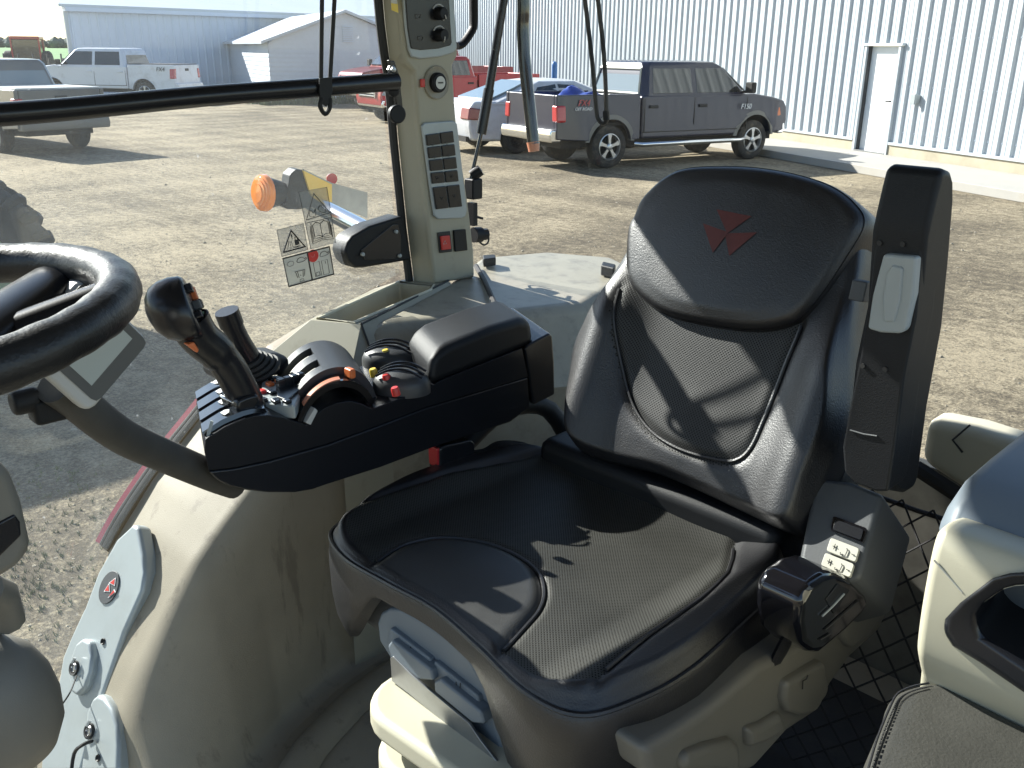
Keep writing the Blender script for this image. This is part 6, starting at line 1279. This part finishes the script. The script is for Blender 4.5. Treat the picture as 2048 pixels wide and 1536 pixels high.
def LPP(pts, d): return [PP(u, v, lp0 + lpn * d, lpn) for u, v in pts]
ro_px = [(1886, 1262), (1890, 1238), (1920, 1205), (1985, 1156), (2020, 1146), (2110, 1140), (2220, 1200), (2240, 1480), (2150, 1450), (2048, 1385), (1960, 1325), (1905, 1292)]
ri_px = [(1952, 1250), (1954, 1228), (1970, 1206), (2008, 1180), (2030, 1174), (2100, 1170), (2180, 1220), (2200, 1410), (2140, 1390), (2060, 1340), (2000, 1300), (1964, 1276)]
n_ = len(ro_px); A_, B_, B2 = LPP(ro_px, 0.006), LPP(ri_px, 0.004), [p - lpn * 0.10 for p in LPP(ri_px, 0.0)]
mb = MB(); base_ = LPP(ro_px, -0.002); mb.add(base_ + A_ + B_ + B2, [(k * n_ + i, k * n_ + (i + 1) % n_, (k + 1) * n_ + (i + 1) % n_, (k + 1) * n_ + i) for k in range(3) for i in range(n_)] + [tuple(range(3 * n_, 4 * n_))])
obj('cup_holder', mb, MT['black_satin'], lc_, bevel=0.006, recalc=True)
cut = MB(); cut.prism([p + lpn * 0.03 for p in LPP([((u - 2060) * 1.03 + 2060, (v - 1270) * 1.03 + 1270) for u, v in ri_px], 0.0)], -lpn * 0.125)
cto = obj('cutter', cut, None, lc_, smooth=0); bo2 = lco.modifiers.new('cut', 'BOOLEAN'); bo2.operation = 'DIFFERENCE'; bo2.solver = 'EXACT'; bo2.object = cto
dg = bpy.context.evaluated_depsgraph_get(); me2 = bpy.data.meshes.new_from_object(lco.evaluated_get(dg)); lco.modifiers.clear(); lco.data = me2
bpy.data.objects.remove(cto)
mb = MB(); mb.tube(LPP([(1868, 1120), (1925, 1185)], 0.001), 0.001, 5); obj('panel_seam', mb, MT['ivory'], lc_)
pd = thing('folding_seat_pad', 'dark olive stitched leather seat pad in the bottom right corner', 'seat pad', C(0.2, -0.75, -0.7))
pp = smoothpath(P_([(1768, 1420), (1778, 1390), (1800, 1370), (1850, 1356), (1890, 1361), (1930, 1380), (2048, 1440), (2200, 1520), (2200, 1760), (1660, 1760), (1720, 1540), (1745, 1475)], PZ, -0.62), 3, True)
mb = MB(); mb.prism(pp, (0, 0, -0.07)); po = obj('pad', mb, MT['leather_olive'], pd, bevel=0.018, seg=5)
mb = MB(); sline = [(1738, 1560), (1762, 1480), (1786, 1420), (1800, 1396), (1825, 1382), (1855, 1374)]; sl_ = smoothpath(P_(sline, PZ, -0.6185), 8)
for off in (0.0,):
    for i in range(0, len(sl_) - 1):
        a, b = sl_[i], sl_[i + 1]; mb.tube([a.lerp(b, .12), a.lerp(b, .78)], 0.0009, 5)
obj('stitching', mb, MT['dark_mark'], po); 
mb = MB(); mb.tube(smoothpath(P_([(1730, 1560), (1754, 1478), (1780, 1414), (1795, 1388), (1822, 1374), (1858, 1366)], PZ, -0.619), 6), 0.0012, 5); obj('seam', mb, MT['leather'], po)
nt_ = thing('cargo_net', 'black diamond-mesh net stretched beside the seat above the dark floor', 'net', C(0.45, -1.42, -1.1))
mb = MB(); fN = -1.40
def NP(s, t): return C(0.05 + 0.85 * s, fN + 0.10 * math.sin(math.pi * t) * 0.4 + 0.16 * (1 - t), -1.14 + 0.46 * t)
na, nb2 = 17, 9
for i in range(-nb2, na + 1):
    for sg in (1, -1):
        pts = []
        for j in range(nb2 + 1):
            s_ = (i + j * 1.0) / na if sg > 0 else (i + nb2 - j) / na
            if 0 <= s_ <= 1: pts.append(NP(s_, j / nb2))
        if len(pts) > 1: mb.tube(pts, 0.0017, 5)
mb.tube([NP(0, 1), NP(.5, 1) - Vector((0, 0, .01)), NP(1, 1)], 0.004, 6)
obj('net_mesh', mb, MT['webbing'], nt_, smooth=60)
